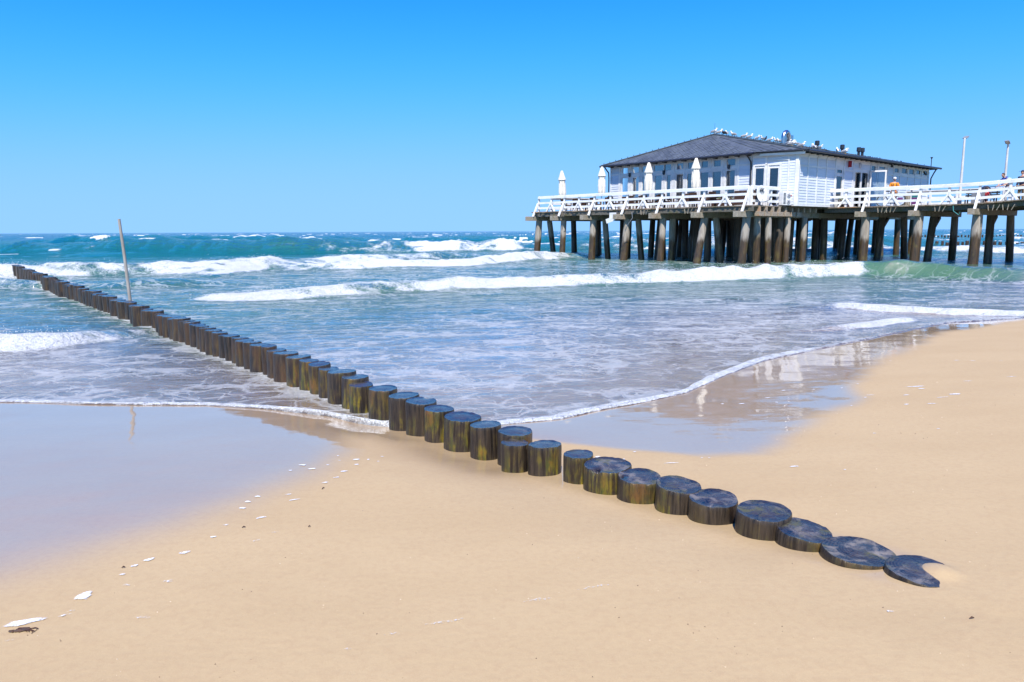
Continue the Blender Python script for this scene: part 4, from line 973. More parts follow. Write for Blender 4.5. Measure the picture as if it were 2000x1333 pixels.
def planter(v, u, L, rz, label):
    t = thing('planter', label, 'planter', W(v, u, DK), TH+rz)
    s = MB(); s.bev((-.17,-L/2,0),(.17,L/2,.45),.02); s.build('box', M['wicker'], t)
    s = MB(); rl = random.Random(int(u*7))
    for k in range(int(260*L)):
        c = Vector((rl.uniform(-.17,.17), rl.uniform(-L/2,L/2), .44+abs(rl.gauss(0,.10)))); d = Vector((rl.gauss(0,1), rl.gauss(0,1), rl.uniform(.2,1.2))).normalized()*.07
        n = d.cross(Vector((rl.gauss(0,1), rl.gauss(0,1), .3))).normalized()*.022
        s.add([c-n*.4, c+d*.5-n, c+d, c+d*.5+n], [(0,1,2,3)])
    s.build('foliage', M['leaf'], t, kind='stuff')
planter(48.4, 22.2, 1.0, R(90), 'dark planter with yellow green plants under the slatted window')
planter(42.2, 27.2, 1.5, 0, 'planter of low greenery under the terrace windows')

# satellite dish on the landward edge, 4K printed on it
ds = thing('satellite_dish', 'white satellite dish lettered 4K beside the terrace rail', 'satellite dish', W(39.75, 23.05, DK), TH - R(12))
Md = Matrix.Translation((0, -.02, .66)) @ Matrix.Rotation(R(82), 4, 'X')
s = MB(); s.lathe([(.02,-.075),(.16,-.067),(.32,-.037),(.43,.0),(.445,.012),(.43,.018),(.32,-.018),(.16,-.048),(.02,-.056)], n=40, sx=1.0, sy=1.12, M=Md); s.build('reflector', M['white'], ds, True)
s = MB(); s.tube([(0,.12,.62),(0,.12,.12)], .03, 10); s.tube([(-.25,.12,.02),(.25,.12,.02)], .02, 8); s.tube([(0,-.1,.02),(0,.3,.02)], .02, 8); s.tube([(0,.12,.0),(0,.12,.14)], .03, 8); s.build('stand', M['grey_box'], ds, True)
s = MB(); s.tube([(.0,.02,.20),(.12,-.2,.22),(.30,-.42,.34)], .014, 6); s.tube([(0,.02,.2),(-.14,-.18,.24),(-.34,-.40,.36)], .014, 6); s.build('feed_arms', M['gutter'], ds, True)
s = MB(); s.box((-.26,-.34,.0),(.28,-.30,.25)); s.build('foot_frame', M['gutter'], ds) if False else None
for dx in (-.2, .22):
    s = MB(); s.tube([(dx,-.28,0),(dx,-.28,.20)], .012, 6); s.build('foot_leg', M['gutter'], ds)
s = MB(); s.tube([(-.22,-.28,.20),(.24,-.28,.20)], .012, 6); s.build('foot_bar', M['gutter'], ds)
fc = bpy.data.curves.new('lettering', 'FONT'); fc.body = '4K'; fc.size = .33; fc.align_x = 'CENTER'; fc.extrude = .002; fc.offset = .006; fc.shear = .15
tmp_ = bpy.data.objects.new('lettering_curve', fc); scene.collection.objects.link(tmp_)
lm = bpy.data.meshes.new_from_object(tmp_.evaluated_get(bpy.context.evaluated_depsgraph_get())); bpy.data.objects.remove(tmp_)
fo_ = bpy.data.objects.new('lettering', lm); scene.collection.objects.link(fo_); fo_.parent = ds; lm.materials.clear(); lm.materials.append(M['gutter'])
fo_.matrix_local = Matrix.Translation((.02, -.012, .76)) @ Matrix.Rotation(R(82), 4, 'X')
s = MB(); x = -.07
for w in (.03,.025,.03,.02,.03,.025,.03): s.box((x, -.001, 0), (x+w, .001, .035)); x += w+.008
o = s.build('small_print', M['gutter'], ds, kind='stuff'); o.location = (.02, -.02, .68)

ac = thing('air_conditioner', 'white outdoor air conditioner unit with two round fans by the corner wall', 'air conditioner', W(42.35, 22.98, DK), TH - R(14))
s = MB(); s.bev((-.36,-.16,.06),(.36,.16,.86),.02); s.build('casing', M['white'], ac)
for z in (.26, .63):
    s = MB(); s.lathe([(.155,-.012),(.17,0),(.155,.012)], n=24, M=Matrix.Translation((.10,-.166,z)) @ Matrix.Rotation(R(90),4,'X')); f = s.build('fan_grille', M['pale'], ac, True)
    s = MB()
    for k in range(5):
        a = R(72*k); s.beam((.10,-.182,z),(.10+.13*math.cos(a),-.182,z+.13*math.sin(a)), .05, .006, (0,1,0))
    s.build('fan_blades', M['grey_box'], f, kind='stuff')
for k in range(9):
    s = MB(); s.box((-.33,-.172,.14+.075*k),(-.14,-.16,.175+.075*k)); s.build('side_slot', M['dark'], ac)
s = MB(); s.lathe([(.05,-.004),(.05,.004)], n=16, M=Matrix.Translation((.30,-.168,.62)) @ Matrix.Rotation(R(90),4,'X')); s.build('round_badge', M['red'], ac)
for dx in (-.28, .28):
    s = MB(); s.box((dx-.04,-.2,0),(dx+.04,.2,.06)); s.build('foot', M['dark'], ac)

# ------------------------------------------------------------------ walkway: lamps, bench, stands
def lamp(v, u, h, rz, label):
    z0 = DK + rise(u)
    t = thing('lamp_post', label, 'street lamp', W(v, u, z0), TH + rz, 'lamp posts on the pier walkway')
    s = MB(); s.lathe([(.11,0),(.11,.35),(.075,.42),(.07,h*.5),(.055,h-.12),(.05,h)], n=14); s.build('pole', M['lamp_pole'], t, True)
    s = MB(); s.tube([(0,0,h-.12),(0,0,h+.02),(.10,0,h+.09)], [.05,.05,.04], 10); s.build('arm', M['lamp_pole'], t, True)
    s = MB(); s.bev((-.07,-.12,-.03),(.38,.12,.035),.02); hd = s.build('lamp_head', M['grey_box'], t); hd.location = (.10,0,h+.10); hd.rotation_euler = (0, R(-18), 0)
    s = MB(); s.box((.0,-.09,-.036),(.34,.09,-.031)); s.build('lens', M['pale'], hd)
lamp(47.95, 15.3, 3.62, R(5), 'grey lamp post nearer the restaurant, its head pointing away to the right')
lamp(52.6, 14.4, 3.55, R(185), 'grey lamp post at the right edge behind the leaning man')
bn = thing('pier_bench', 'dark slatted bench behind the railing beside the leaning man', 'bench', W(50.2, 14.9, DK), TH)
for k in range(3):
    s = MB(); s.bev((-.2+.15*k,-.9,.42),(-.09+.15*k,.9,.46),.006); s.build('seat_slat', M['bench_wood'], bn)
for k in range(3):
    s = MB(); s.beam((.28+.02*k,-.9,.56+.15*k),(.28+.02*k,.9,.56+.15*k), .03, .10); s.build('back_slat', M['bench_wood'], bn)
for y in (-.75, .75):
    s = MB(); s.beam((-.2,y,0),(-.18,y,.42), .06, .06); s.beam((.2,y,0),(.32,y,.95), .06, .06); s.beam((-.2,y,.39),(.24,y,.39), .05, .05); s.build('bench_frame', M['dark'], bn)
st = thing('info_stand', 'white slanted information stand with purple and teal poster by the bicycle', 'sign', W(49.3, 18.2, DK), TH)
s = MB(); s.beam((-.1,0,.98),(.25,0,1.16), .62, .03, (0,0,1)); s.build('panel', M['white'], st)
for y in (-.27, .27):
    s = MB(); s.beam((.1,y,0),(.1,y,1.02), .07, .07); s.build('leg', M['white'], st)
s = MB(); s.box((.05,-.23,.12),(.075,.23,.52)); s.build('poster_lower', M['purple'], st)
s = MB(); s.box((.05,-.23,.525),(.075,.23,.86)); s.build('poster_upper', M['teal'], st)
bx = thing('grey_case', 'grey panelled case standing on the walkway behind the rail', 'case', W(48.9, 14.6, DK+.01), TH)
s = MB(); s.bev((-.2,-.35,.05),(.2,.35,.80),.02); s.build('body', M['grey_box'], bx); s = MB(); s.bev((-.23,-.38,.801),(.23,.38,.85),.01); s.build('lid', M['dark'], bx)
bi = thing('waste_bin', 'wooden slatted waste bin at the house corner of the walkway', 'bin', W(52.5, 19.8, DK), TH)
for k in range(14):
    a = 2*math.pi*k/14; s = MB(); s.beam((.24*math.cos(a),.24*math.sin(a),.05),(.24*math.cos(a),.24*math.sin(a),.82), .09, .025, (math.cos(a),math.sin(a),0)); s.build('slat', M['cap'], bi)
s = MB(); s.lathe([(.20,.0),(.21,.78)], n=14); s.build('liner', M['dark'], bi); s = MB(); s.lathe([(.27,.82),(.28,.86),(.10,.92)], n=16); s.build('lid', M['pale'], bi)

# ------------------------------------------------------------------ people
def skin(name, joints, edges, mat, parent, sub=2):
    me = bpy.data.meshes.new(name); me.from_pydata([j[:3] for j in joints], edges, []); o = bpy.data.objects.new(name, me); scene.collection.objects.link(o)
    md = o.modifiers.new('skin', 'SKIN'); o.modifiers.new('sub', 'SUBSURF').levels = sub; o.modifiers['sub'].render_levels = sub
    for i, j in enumerate(joints):
        d = me.skin_vertices[0].data[i]; r = j[3]; d.radius = (r, r) if not isinstance(r, tuple) else r; d.use_root = (i == 0)
    md.use_smooth_shade = True
    dg = bpy.context.evaluated_depsgraph_get(); ev = o.evaluated_get(dg); nm = bpy.data.meshes.new_from_object(ev)
    bpy.data.objects.remove(o); bpy.data.meshes.remove(me)
    nm.materials.clear(); nm.materials.append(mat); nm.polygons.foreach_set('use_smooth', [True]*len(nm.polygons))
    o = bpy.data.objects.new(name, nm); scene.collection.objects.link(o); o.parent = parent; return o
def head(parent, c, rz, tilt, hair, hat=None, name='face'):
    Mh = Matrix.Translation(c) @ Matrix.Rotation(rz, 4, 'Z') @ Matrix.Rotation(tilt, 4, 'X')   # faces -Y
    s = MB(); s.ball((0,-.005,0), .074, .092, .112, 14, 10, Mh); s.ball((0,-.03,-.055), .052, .060, .055, 10, 8, Mh)
    s.tube([Mh @ Vector((0,-.088,.025)), Mh @ Vector((0,-.112,-.018)), Mh @ Vector((0,-.09,-.024))], [.009,.015,.008], 6)
    for sx in (-1, 1): s.ball((sx*.076,.0,-.005), .010, .020, .028, 6, 5, Mh)
    f = s.build(name, M['skin'], parent, True)
    s = MB()
    for sx in (-1, 1): s.ball((sx*.030,-.090,.018), .010, .006, .007, 6, 4, Mh)
    s.box(*[tuple(v) for v in ((c[0]-.001,c[1]-.001,c[2]-.001),(c[0]+.001,c[1]+.001,c[2]+.001))]); s.build('eyes', M['dark'], f)
    s = MB(); s.beam(Mh @ Vector((-.024,-.093,-.062)), Mh @ Vector((.024,-.093,-.062)), .008, .008); s.build('mouth', M['red'], f)
    if hair:
        s = MB(); s.ball((0,.018,.022), .083, .092, .108, 14, 8, Mh); s.build('hair', M['hair'], f, True)
    if hat == 'helmet':
        s = MB(); s.ball((0,.005,.055), .098, .128, .088, 16, 8, Mh); hm = s.build('helmet', M['white'], f, True)
        s = MB()
        for sx in (-.04, 0, .04): s.beam(Mh @ Vector((sx,-.09,.115)), Mh @ Vector((sx,.09,.125)), .014, .02)
        s.build('helmet_vents', M['dark'], hm); s = MB(); s.tube([Mh @ Vector((-.08,0,.02)), Mh @ Vector((-.05,-.02,-.11)), Mh @ Vector((.05,-.02,-.11)), Mh @ Vector((.08,0,.02))], .007, 5); s.build('strap', M['dark'], hm)
        s = MB(); s.beam(Mh @ Vector((-.065,-.095,.02)), Mh @ Vector((.065,-.095,.02)), .012, .035); s.build('sunglasses', M['dark'], f)
    if hat == 'cap':
        s = MB(); s.ball((0,.005,.05), .086, .102, .075, 14, 8, Mh); cp = s.build('cap', M['navy'], f, True)
        s = MB(); s.beam(Mh @ Vector((0,-.07,.06)), Mh @ Vector((0,-.185,.045)), .13, .012); s.build('cap_peak', M['navy'], cp)
def hand(parent, w, d, up):
    w, d, up = Vector(w), Vector(d).normalized(), Vector(up).normalized(); sd_ = d.cross(up).normalized(); s = MB()
    s.tube([w, w+d*.04, w+d*.09], [.026,.038,.034], 8)
    for k, (o_, L) in enumerate(((-.028,.062),(-.010,.075),(.010,.070),(.027,.055))):
        b = w+d*.085+sd_*o_; s.tube([b, b+d*L*.5+up*.004, b+d*L*.8-up*.022, b+d*L*.7-up*.04], [.0095,.009,.008,.007], 6)
    b = w+d*.03+sd_*-.03; s.tube([b, b-sd_*.03+d*.02, b-sd_*.035+d*.05-up*.015], [.012,.010,.008], 6)
    return s.build('hand', M['skin'], parent, True)
def shoe(parent, x, y, z, rz, mat):
    s = MB(); Ms = Matrix.Translation((x,y,z)) @ Matrix.Rotation(rz,4,'Z'); s.ball((0,-.05,.045), .05, .14, .05, 12, 6, Ms); return s.build('shoe', mat, parent, True)
# cyclist standing with the bicycle, orange jacket, white helmet
pc = thing('person', 'person in orange jacket and white helmet standing beside the bicycle', 'person', W(48.95, 19.35, DK), R(-14))
B = [(0,0,.93,(.15,.11)),(0,.01,1.10,(.15,.10)),(0,.01,1.30,(.17,.11)),(0,.0,1.43,(.12,.08)),(0,-.01,1.53,.055),(0,-.02,1.60,.05),
     (.18,0,1.40,.06),(.25,-.03,1.14,.045),(.16,-.22,1.05,.036),(.06,-.30,1.06,.03),(-.18,0,1.40,.06),(-.26,-.03,1.14,.045),(-.16,-.24,1.05,.036),(-.06,-.31,1.06,.03),
     (.10,0,.86,.09),(.11,-.03,.48,.06),(.11,.02,.10,.045),(-.10,0,.86,.09),(-.11,-.03,.48,.06),(-.11,.02,.10,.045)]
E_ = [(0,1),(1,2),(2,3),(3,4),(4,5),(3,6),(6,7),(7,8),(8,9),(3,10),(10,11),(11,12),(12,13),(0,14),(14,15),(15,16),(0,17),(17,18),(18,19)]
skin('body', B, E_, M['skin'], pc)
J = [(0,0,.90,(.19,.14)),(0,.01,1.12,(.185,.135)),(0,.01,1.30,(.20,.14)),(0,0,1.44,(.14,.10)),(.19,0,1.41,.085),(.27,-.03,1.14,.066),(.17,-.21,1.06,.052),(-.19,0,1.41,.085),(-.28,-.03,1.14,.066),(-.17,-.23,1.06,.052)]
skin('jacket', J, [(0,1),(1,2),(2,3),(3,4),(4,5),(5,6),(3,7),(7,8),(8,9)], M['orange'], pc)
skin('shorts', [(0,0,.92,(.17,.13)),(.10,0,.84,.105),(.115,-.02,.58,.085),(-.10,0,.84,.105),(-.115,-.02,.58,.085)], [(0,1),(1,2),(0,3),(3,4)], M['orange'], pc)
skin('tights', [(.115,-.02,.62,.075),(.11,-.03,.48,.068),(.11,.02,.12,.052)], [(0,1),(1,2)], M['dark'], pc); skin('tights', [(-.115,-.02,.62,.075),(-.11,-.03,.48,.068),(-.11,.02,.12,.052)], [(0,1),(1,2)], M['dark'], pc)
for x in (-.09, .09):
    s = MB(); s.tube([(x,-.10,1.10),(x,-.135,1.25),(x,-.10,1.41),(x,.06,1.47)], .018, 6); s.build('backpack_strap', M['dark'], pc, True)
s = MB(); s.bev((-.15,.12,1.02),(.15,.30,1.45),.05); s.build('backpack', M['dark'], pc)
head(pc, (0,-.03,1.67), R(12), R(8), True, 'helmet'); hand(pc, (.06,-.30,1.06), (-.6,-.6,-.1), (0,0,1)); hand(pc, (-.06,-.31,1.06), (.6,-.5,-.1), (0,0,1))
shoe(pc, .11, 0, 0, 0, M['dark']); shoe(pc, -.11, 0, 0, 0, M['dark'])
# man in light shirt and blue scarf bending over a pushchair
pm = thing('person', 'man in light blue shirt and dark blue scarf bending forward at the railing', 'person', W(49.4, 13.45, DK+rise(13.45)), R(-72))
B = [(0,.28,.92,(.15,.12)),(0,.18,1.10,(.15,.11)),(0,.02,1.27,(.17,.11)),(0,-.10,1.34,(.13,.085)),(0,-.17,1.40,.055),(0,-.20,1.45,.05),
     (.19,-.08,1.32,.062),(.24,-.20,1.06,.046),(.15,-.40,.96,.036),(.10,-.48,.94,.03),(-.19,-.08,1.32,.062),(-.25,-.20,1.06,.046),(-.15,-.40,.96,.036),(-.10,-.48,.94,.03),
     (.10,.26,.86,.09),(.11,.20,.48,.06),(.11,.26,.10,.045),(-.10,.26,.86,.09),(-.11,.18,.48,.06),(-.11,.22,.10,.045)]
skin('body', B, E_, M['skin'], pm)
J = [(0,.28,.94,(.18,.145)),(0,.18,1.12,(.18,.135)),(0,.02,1.28,(.20,.135)),(0,-.08,1.34,(.14,.10)),(.20,-.07,1.32,.088),(.25,-.17,1.14,.072),(-.20,-.07,1.32,.088),(-.26,-.17,1.14,.072)]
skin('shirt', J, [(0,1),(1,2),(2,3),(3,4),(4,5),(3,6),(6,7)], M['lightblue'], pm)
skin('trousers', [(0,.28,.93,(.165,.135)),(.10,.26,.85,.11),(.11,.20,.48,.08),(.11,.26,.10,.065),(-.10,.26,.85,.11),(-.11,.18,.48,.08),(-.11,.22,.10,.065)], [(0,1),(1,2),(2,3),(0,4),(4,5),(5,6)], M['pale'], pm)
s = MB(); s.tube([(.09,-.05,1.40),(.08,-.20,1.34),(0,-.26,1.28),(-.08,-.20,1.34),(-.09,-.05,1.40),(0,.0,1.42),(.09,-.05,1.40)], .055, 8); s.tube([(.02,-.24,1.30),(.03,-.27,1.12),(.0,-.28,.95)], [.06,.07,.06], 8); s.build('scarf', M['blue'], pm, True)
head(pm, (0,-.27,1.53), 0, R(28), True); hand(pm, (.10,-.48,.94), (-.2,-1,-.2), (0,0,1)); hand(pm, (-.10,-.48,.94), (.2,-1,-.2), (0,0,1)); shoe(pm, .11, .25, 0, 0, M['dark']); shoe(pm, -.11, .21, 0, 0, M['dark'])
# pushchair with a small child
pu = thing('pushchair', 'dark navy pushchair with hood in front of the bending man', 'pushchair', W(49.1, 14.35, DK+rise(14.35)), R(-72))
s = MB(); s.ball((0,0,.75), .25, .30, .28, 16, 8); s.build('hood', M['navy'], pu, True); s = MB(); s.bev((-.22,-.32,.36),(.22,.25,.60),.05); s.build('seat', M['navy'], pu)
for sx in (-1, 1):
    s = MB(); s.tube([(sx*.23,-.30,.18),(sx*.23,.10,.60),(sx*.22,.52,.98)], .015, 6); s.tube([(sx*.23,.22,.16),(sx*.23,.02,.50)], .014, 6); s.build('frame_side', M['steel'], pu, True)
    for y in (-.30, .22):
        s = MB(); s.tube([(sx*.27+.0,y+.13*math.cos(a),.15+.13*math.sin(a)) for a in [2*math.pi*k/14 for k in range(15)]], .02, 6); s.build('wheel', M['tyre'], pu, True)
s = MB(); s.tube([(-.22,.52,.98),(.22,.52,.98)], .018, 8); s.build('handle', M['dark'], pu, True)
pk = thing('person', 'small child in red top sitting in front of the pushchair', 'person', W(48.75, 14.2, DK+rise(14.2)+.0), TH + R(60))
skin('body', [(0,0,.42,(.09,.07)),(0,0,.60,(.09,.07)),(0,0,.68,.035),(0,0,.72,.035),(.10,0,.62,.035),(.13,-.06,.48,.026),(.10,-.14,.42,.02),(-.10,0,.62,.035),(-.13,-.06,.48,.026),(-.10,-.14,.42,.02),(.05,-.02,.40,.05),(.06,-.02,.22,.035),(.06,0,.05,.03),(-.05,-.02,.40,.05),(-.06,-.02,.22,.035),(-.06,0,.05,.03)],
     [(0,1),(1,2),(2,3),(1,4),(4,5),(5,6),(1,7),(7,8),(8,9),(0,10),(10,11),(11,12),(0,13),(13,14),(14,15)], M['skin'], pk)
skin('top', [(0,0,.40,(.11,.09)),(0,0,.60,(.11,.085)),(.11,0,.61,.05),(.135,-.05,.50,.04),(-.11,0,.61,.05),(-.135,-.05,.50,.04)], [(0,1),(1,2),(2,3),(1,4),(4,5)], M['red'], pk)
skin('trousers', [(0,0,.42,(.10,.085)),(.05,-.02,.38,.062),(.06,-.02,.10,.045),(-.05,-.02,.38,.062),(-.06,-.02,.10,.045)], [(0,1),(1,2),(0,3),(3,4)], M['navy'], pk)
head(pk, (0,-.02,.83), 0, 0, True); hand(pk, (.10,-.14,.42), (0,-1,-.2), (0,0,1)); hand(pk, (-.10,-.14,.42), (0,-1,-.2), (0,0,1))
# man in a dark cap at the right edge
pd = thing('person', 'person in dark cap and navy top at the far right of the pier', 'person', W(49.7, 12.75, DK+rise(12.75)), R(-70))
B = [(0,0,.90,(.15,.11)),(0,.01,1.08,(.15,.10)),(0,.01,1.26,(.17,.11)),(0,.0,1.38,(.12,.08)),(0,-.01,1.47,.055),(0,-.02,1.53,.05),
     (.18,0,1.35,.06),(.24,.03,1.10,.045),(.22,-.10,.86,.036),(.22,-.14,.80,.03),(-.18,0,1.35,.06),(-.25,.03,1.10,.045),(-.22,-.10,.86,.036),(-.22,-.14,.80,.03),
     (.10,0,.84,.09),(.11,-.02,.47,.06),(.11,.02,.10,.045),(-.10,0,.84,.09),(-.11,-.03,.47,.06),(-.11,.02,.10,.045)]
skin('body', B, E_, M['skin'], pd)
skin('sweater', [(0,0,.88,(.18,.13)),(0,.01,1.10,(.18,.13)),(0,.01,1.26,(.20,.14)),(0,0,1.39,(.14,.10)),(.19,0,1.36,.082),(.26,.03,1.10,.062),(.23,-.09,.90,.05),(-.19,0,1.36,.082),(-.27,.03,1.10,.062),(-.23,-.09,.90,.05)], [(0,1),(1,2),(2,3),(3,4),(4,5),(5,6),(3,7),(7,8),(8,9)], M['navy'], pd)
skin('trousers', [(0,0,.91,(.165,.125)),(.10,0,.83,.105),(.11,-.02,.47,.08),(.11,.02,.10,.062),(-.10,0,.83,.105),(-.11,-.03,.47,.08),(-.11,.02,.10,.062)], [(0,1),(1,2),(2,3),(0,4),(4,5),(5,6)], M['khaki'], pd)
head(pd, (0,-.03,1.63), R(-10), 0, True, 'cap'); hand(pd, (.22,-.14,.80), (0,-.2,-1), (0,-1,0)); hand(pd, (-.22,-.14,.80), (0,-.2,-1), (0,-1,0)); shoe(pd, .11, 0, 0, 0, M['dark']); shoe(pd, -.11, 0, 0, 0, M['dark'])

# bicycle, parallel to the rail, with a purple and teal pannier at its front
bk = thing('bicycle', 'bicycle with black tyres leaning by the walkway rail in front of the white door', 'bicycle', W(48.35, 19.25, DK+.0), TH)
def wheel(y):
    s = MB(); s.tube([(0, y+.33*math.cos(a), .345+.33*math.sin(a)) for a in [2*math.pi*k/32 for k in range(33)]], .022, 8); w = s.build('wheel', M['tyre'], bk, True)
    s = MB(); s.tube([(0, y+.30*math.cos(a), .345+.30*math.sin(a)) for a in [2*math.pi*k/32 for k in range(33)]], .012, 6)
    for k in range(14):
        a = 2*math.pi*k/14; s.tube([(0,y,.345),(0,y+.30*math.cos(a),.345+.30*math.sin(a))], .0025, 4)
    s.tube([(-.04,y,.345),(.04,y,.345)], .025, 8); s.build('rim', M['steel'], w, True)
wheel(.53); wheel(-.53)
s = MB()
for a, b_ in (((0,.53,.345),(0,.08,.30)),((0,.53,.345),(0,.17,.78)),((0,.08,.30),(0,.20,.86)),((0,.08,.30),(0,-.33,.72)),((0,.17,.78),(0,-.35,.80)),((0,-.33,.68),(0,-.37,.92)),((0,-.345,.72),(0,-.53,.345))): s.tube([a, b_], .018, 8)
s.build('frame', M['grey_box'], bk, True)
s = MB(); s.tube([(-.30,-.30,1.03),(-.12,-.38,1.0),(0,-.37,.95),(.12,-.38,1.0),(.30,-.30,1.03)], .014, 8); s.build('handlebar', M['dark'], bk, True)
s = MB(); s.ball((0,.22,.93), .07, .14, .04, 12, 6); s.tube([(0,.20,.84),(0,.21,.92)], .014, 6); s.build('saddle', M['dark'], bk, True)
s = MB(); s.lathe([(.09,-.006),(.09,.006)], n=18, M=Matrix.Translation((.03,.08,.30)) @ Matrix.Rotation(R(90),4,'Y')); s.tube([(.05,.08,.30),(.05,.16,.16)], .012, 6); s.tube([(-.05,.08,.30),(-.05,.0,.44)], .012, 6); s.build('crank', M['gutter'], bk, True)
s = MB(); s.bev((-.16,-.72,.22),(-.03,-.42,.50),.03); s.build('pannier', M['purple'], bk)

# ------------------------------------------------------------------ birds on the roof
def bird(name, cat, body, wingm, group):
    t = thing(name, '', cat, (0,0,0), 0, group)
    s = MB(); Mb = Matrix.Translation((0,0,.17)) @ Matrix.Rotation(R(-22),4,'X')
    s.ball((0,0,0), .085, .19, .085, 14, 10, Mb); s.ball((0,-.15,.32), .05, .062, .052, 12, 8)
    s.tube([(0,-.11,.21),(0,-.15,.30)], [.06,.042], 10); s.beam((0,.14,.12),(0,.30,.09), .08, .02); s.build('body', body, t, True)
    for sx in (-1, 1):
        s = MB(); s.ball((sx*.07,.05,.185), .03, .20, .075, 10, 8, Matrix.Rotation(R(-14),4,'X')); s.build('wing', wingm, t, True)
        s = MB(); s.tube([(sx*.03,.0,.0),(sx*.03,.0,.11)], .008, 5); s.tube([(sx*.03,-.05,.006),(sx*.03,.02,.006)], .009, 5); s.build('leg', M['beak'] if cat == 'gull' else M['crow'], t)
    s = MB(); s.tube([(0,-.20,.32),(0,-.245,.312),(0,-.262,.30)], [.016,.012,.004], 6); s.build('beak', M['beak'] if cat == 'gull' else M['crow'], t)
    return t
gp = bird('gull', 'gull', M['gull_white'], M['gull_grey'], 'gulls on the restaurant roof'); cp_ = bird('crow', 'crow', M['crow'], M['crow'], 'crows on the roof ridge')
rb = random.Random(31)
RG = [44.95, 45.55, 46.4, 47.2, 48.75, 49.45, 50.5, 51.1, 52.3, 53.0, 53.6, 54.95, 55.75, 56.3, 58.9, 60.2]
for i, v in enumerate(RG):
    o = place(gp, i == 0, W(v, 29.8 + (.15 if v in (53.0,53.6) else 0)*0, 8.52), TH + rb.uniform(0,6.28), '%s white gull from the left along the roof ridge' % ordinal(i+1), 'gulls on the restaurant roof'); o.scale = (1.0,)*3
SG = [(43.4,23.3),(44.1,23.0),(44.9,24.3),(46.0,23.2),(46.9,25.2),(47.6,24.1),(49.2,23.2),(50.0,23.0),(52.0,24.0)]
for i, (v, u) in enumerate(SG):
    place(gp, False, W(v, u, slope_z(u)+.045), TH + rb.uniform(0,6.28), '%s white gull from the left on the slope above the landward front' % ordinal(i+1), 'gulls on the restaurant roof')
for i, v in enumerate((46.05, 51.55)):
    place(cp_, i == 0, W(v, 29.8, 8.52), TH + R(90 if i else 250), 'black crow on the ridge ' + ('near the peak of the hip' if i == 0 else 'just left of the shiny duct'), 'crows on the roof ridge')

# ------------------------------------------------------------------ flotsam on the sand
def on_sand(x, y): return float(sand_height(np.array(x*UX+y*UY), np.array(x*VX+y*VY)))
def foam_mat():
    t = NT('dried_foam'); p = t.coord('World'); n = t.noise(p, 60, 4, 0.7); f = t.attr('edge')
    b = t.principled(Base_Color=(0.78,0.79,0.80), Roughness=0.5, Normal=t.bump(n, 0.6, 0.01)); tr = t.n('ShaderNodeBsdfTransparent')
    mx = t.n('ShaderNodeMixShader'); t.set(mx.inputs[0], t.step(t.math('ADD', f, t.math('MULTIPLY', t.math('SUBTRACT', n, 0.5), 1.1)), 0.35, 0.75)); t.set(mx.inputs[1], tr); t.set(mx.inputs[2], b)
    return t.done(mx)
FM = foam_mat(); fv, ff, fe = [], [], []
def blob(x, y, a, b, ang, dens, seed):
    rgf = random.Random(seed); n = 18; base = len(fv); ph = [rgf.uniform(0,6.28) for _ in range(4)]
    for ring, q in enumerate((0, .55, 1.0)):
        for k in range(1 if ring == 0 else n):
            t = 2*math.pi*k/n; r = q*(1+.18*math.sin(2*t+ph[0])+.12*math.sin(3*t+ph[1])+.08*math.sin(5*t+ph[2]))
            lx, ly = a*r*math.cos(t), b*r*math.sin(t); X_ = x+lx*math.cos(ang)-ly*math.sin(ang); Y_ = y+lx*math.sin(ang)+ly*math.cos(ang)
            fv.append((X_, Y_, on_sand(X_, Y_) + (.006 if q < .9 else .003))); fe.append(dens*(1 if ring == 0 else .85 if ring == 1 else .0))
    for k in range(n):
        j = (k+1) % n; ff.append((base, base+1+k, base+1+j)); ff.append((base+1+k, base+1+n+k, base+1+n+j, base+1+j))
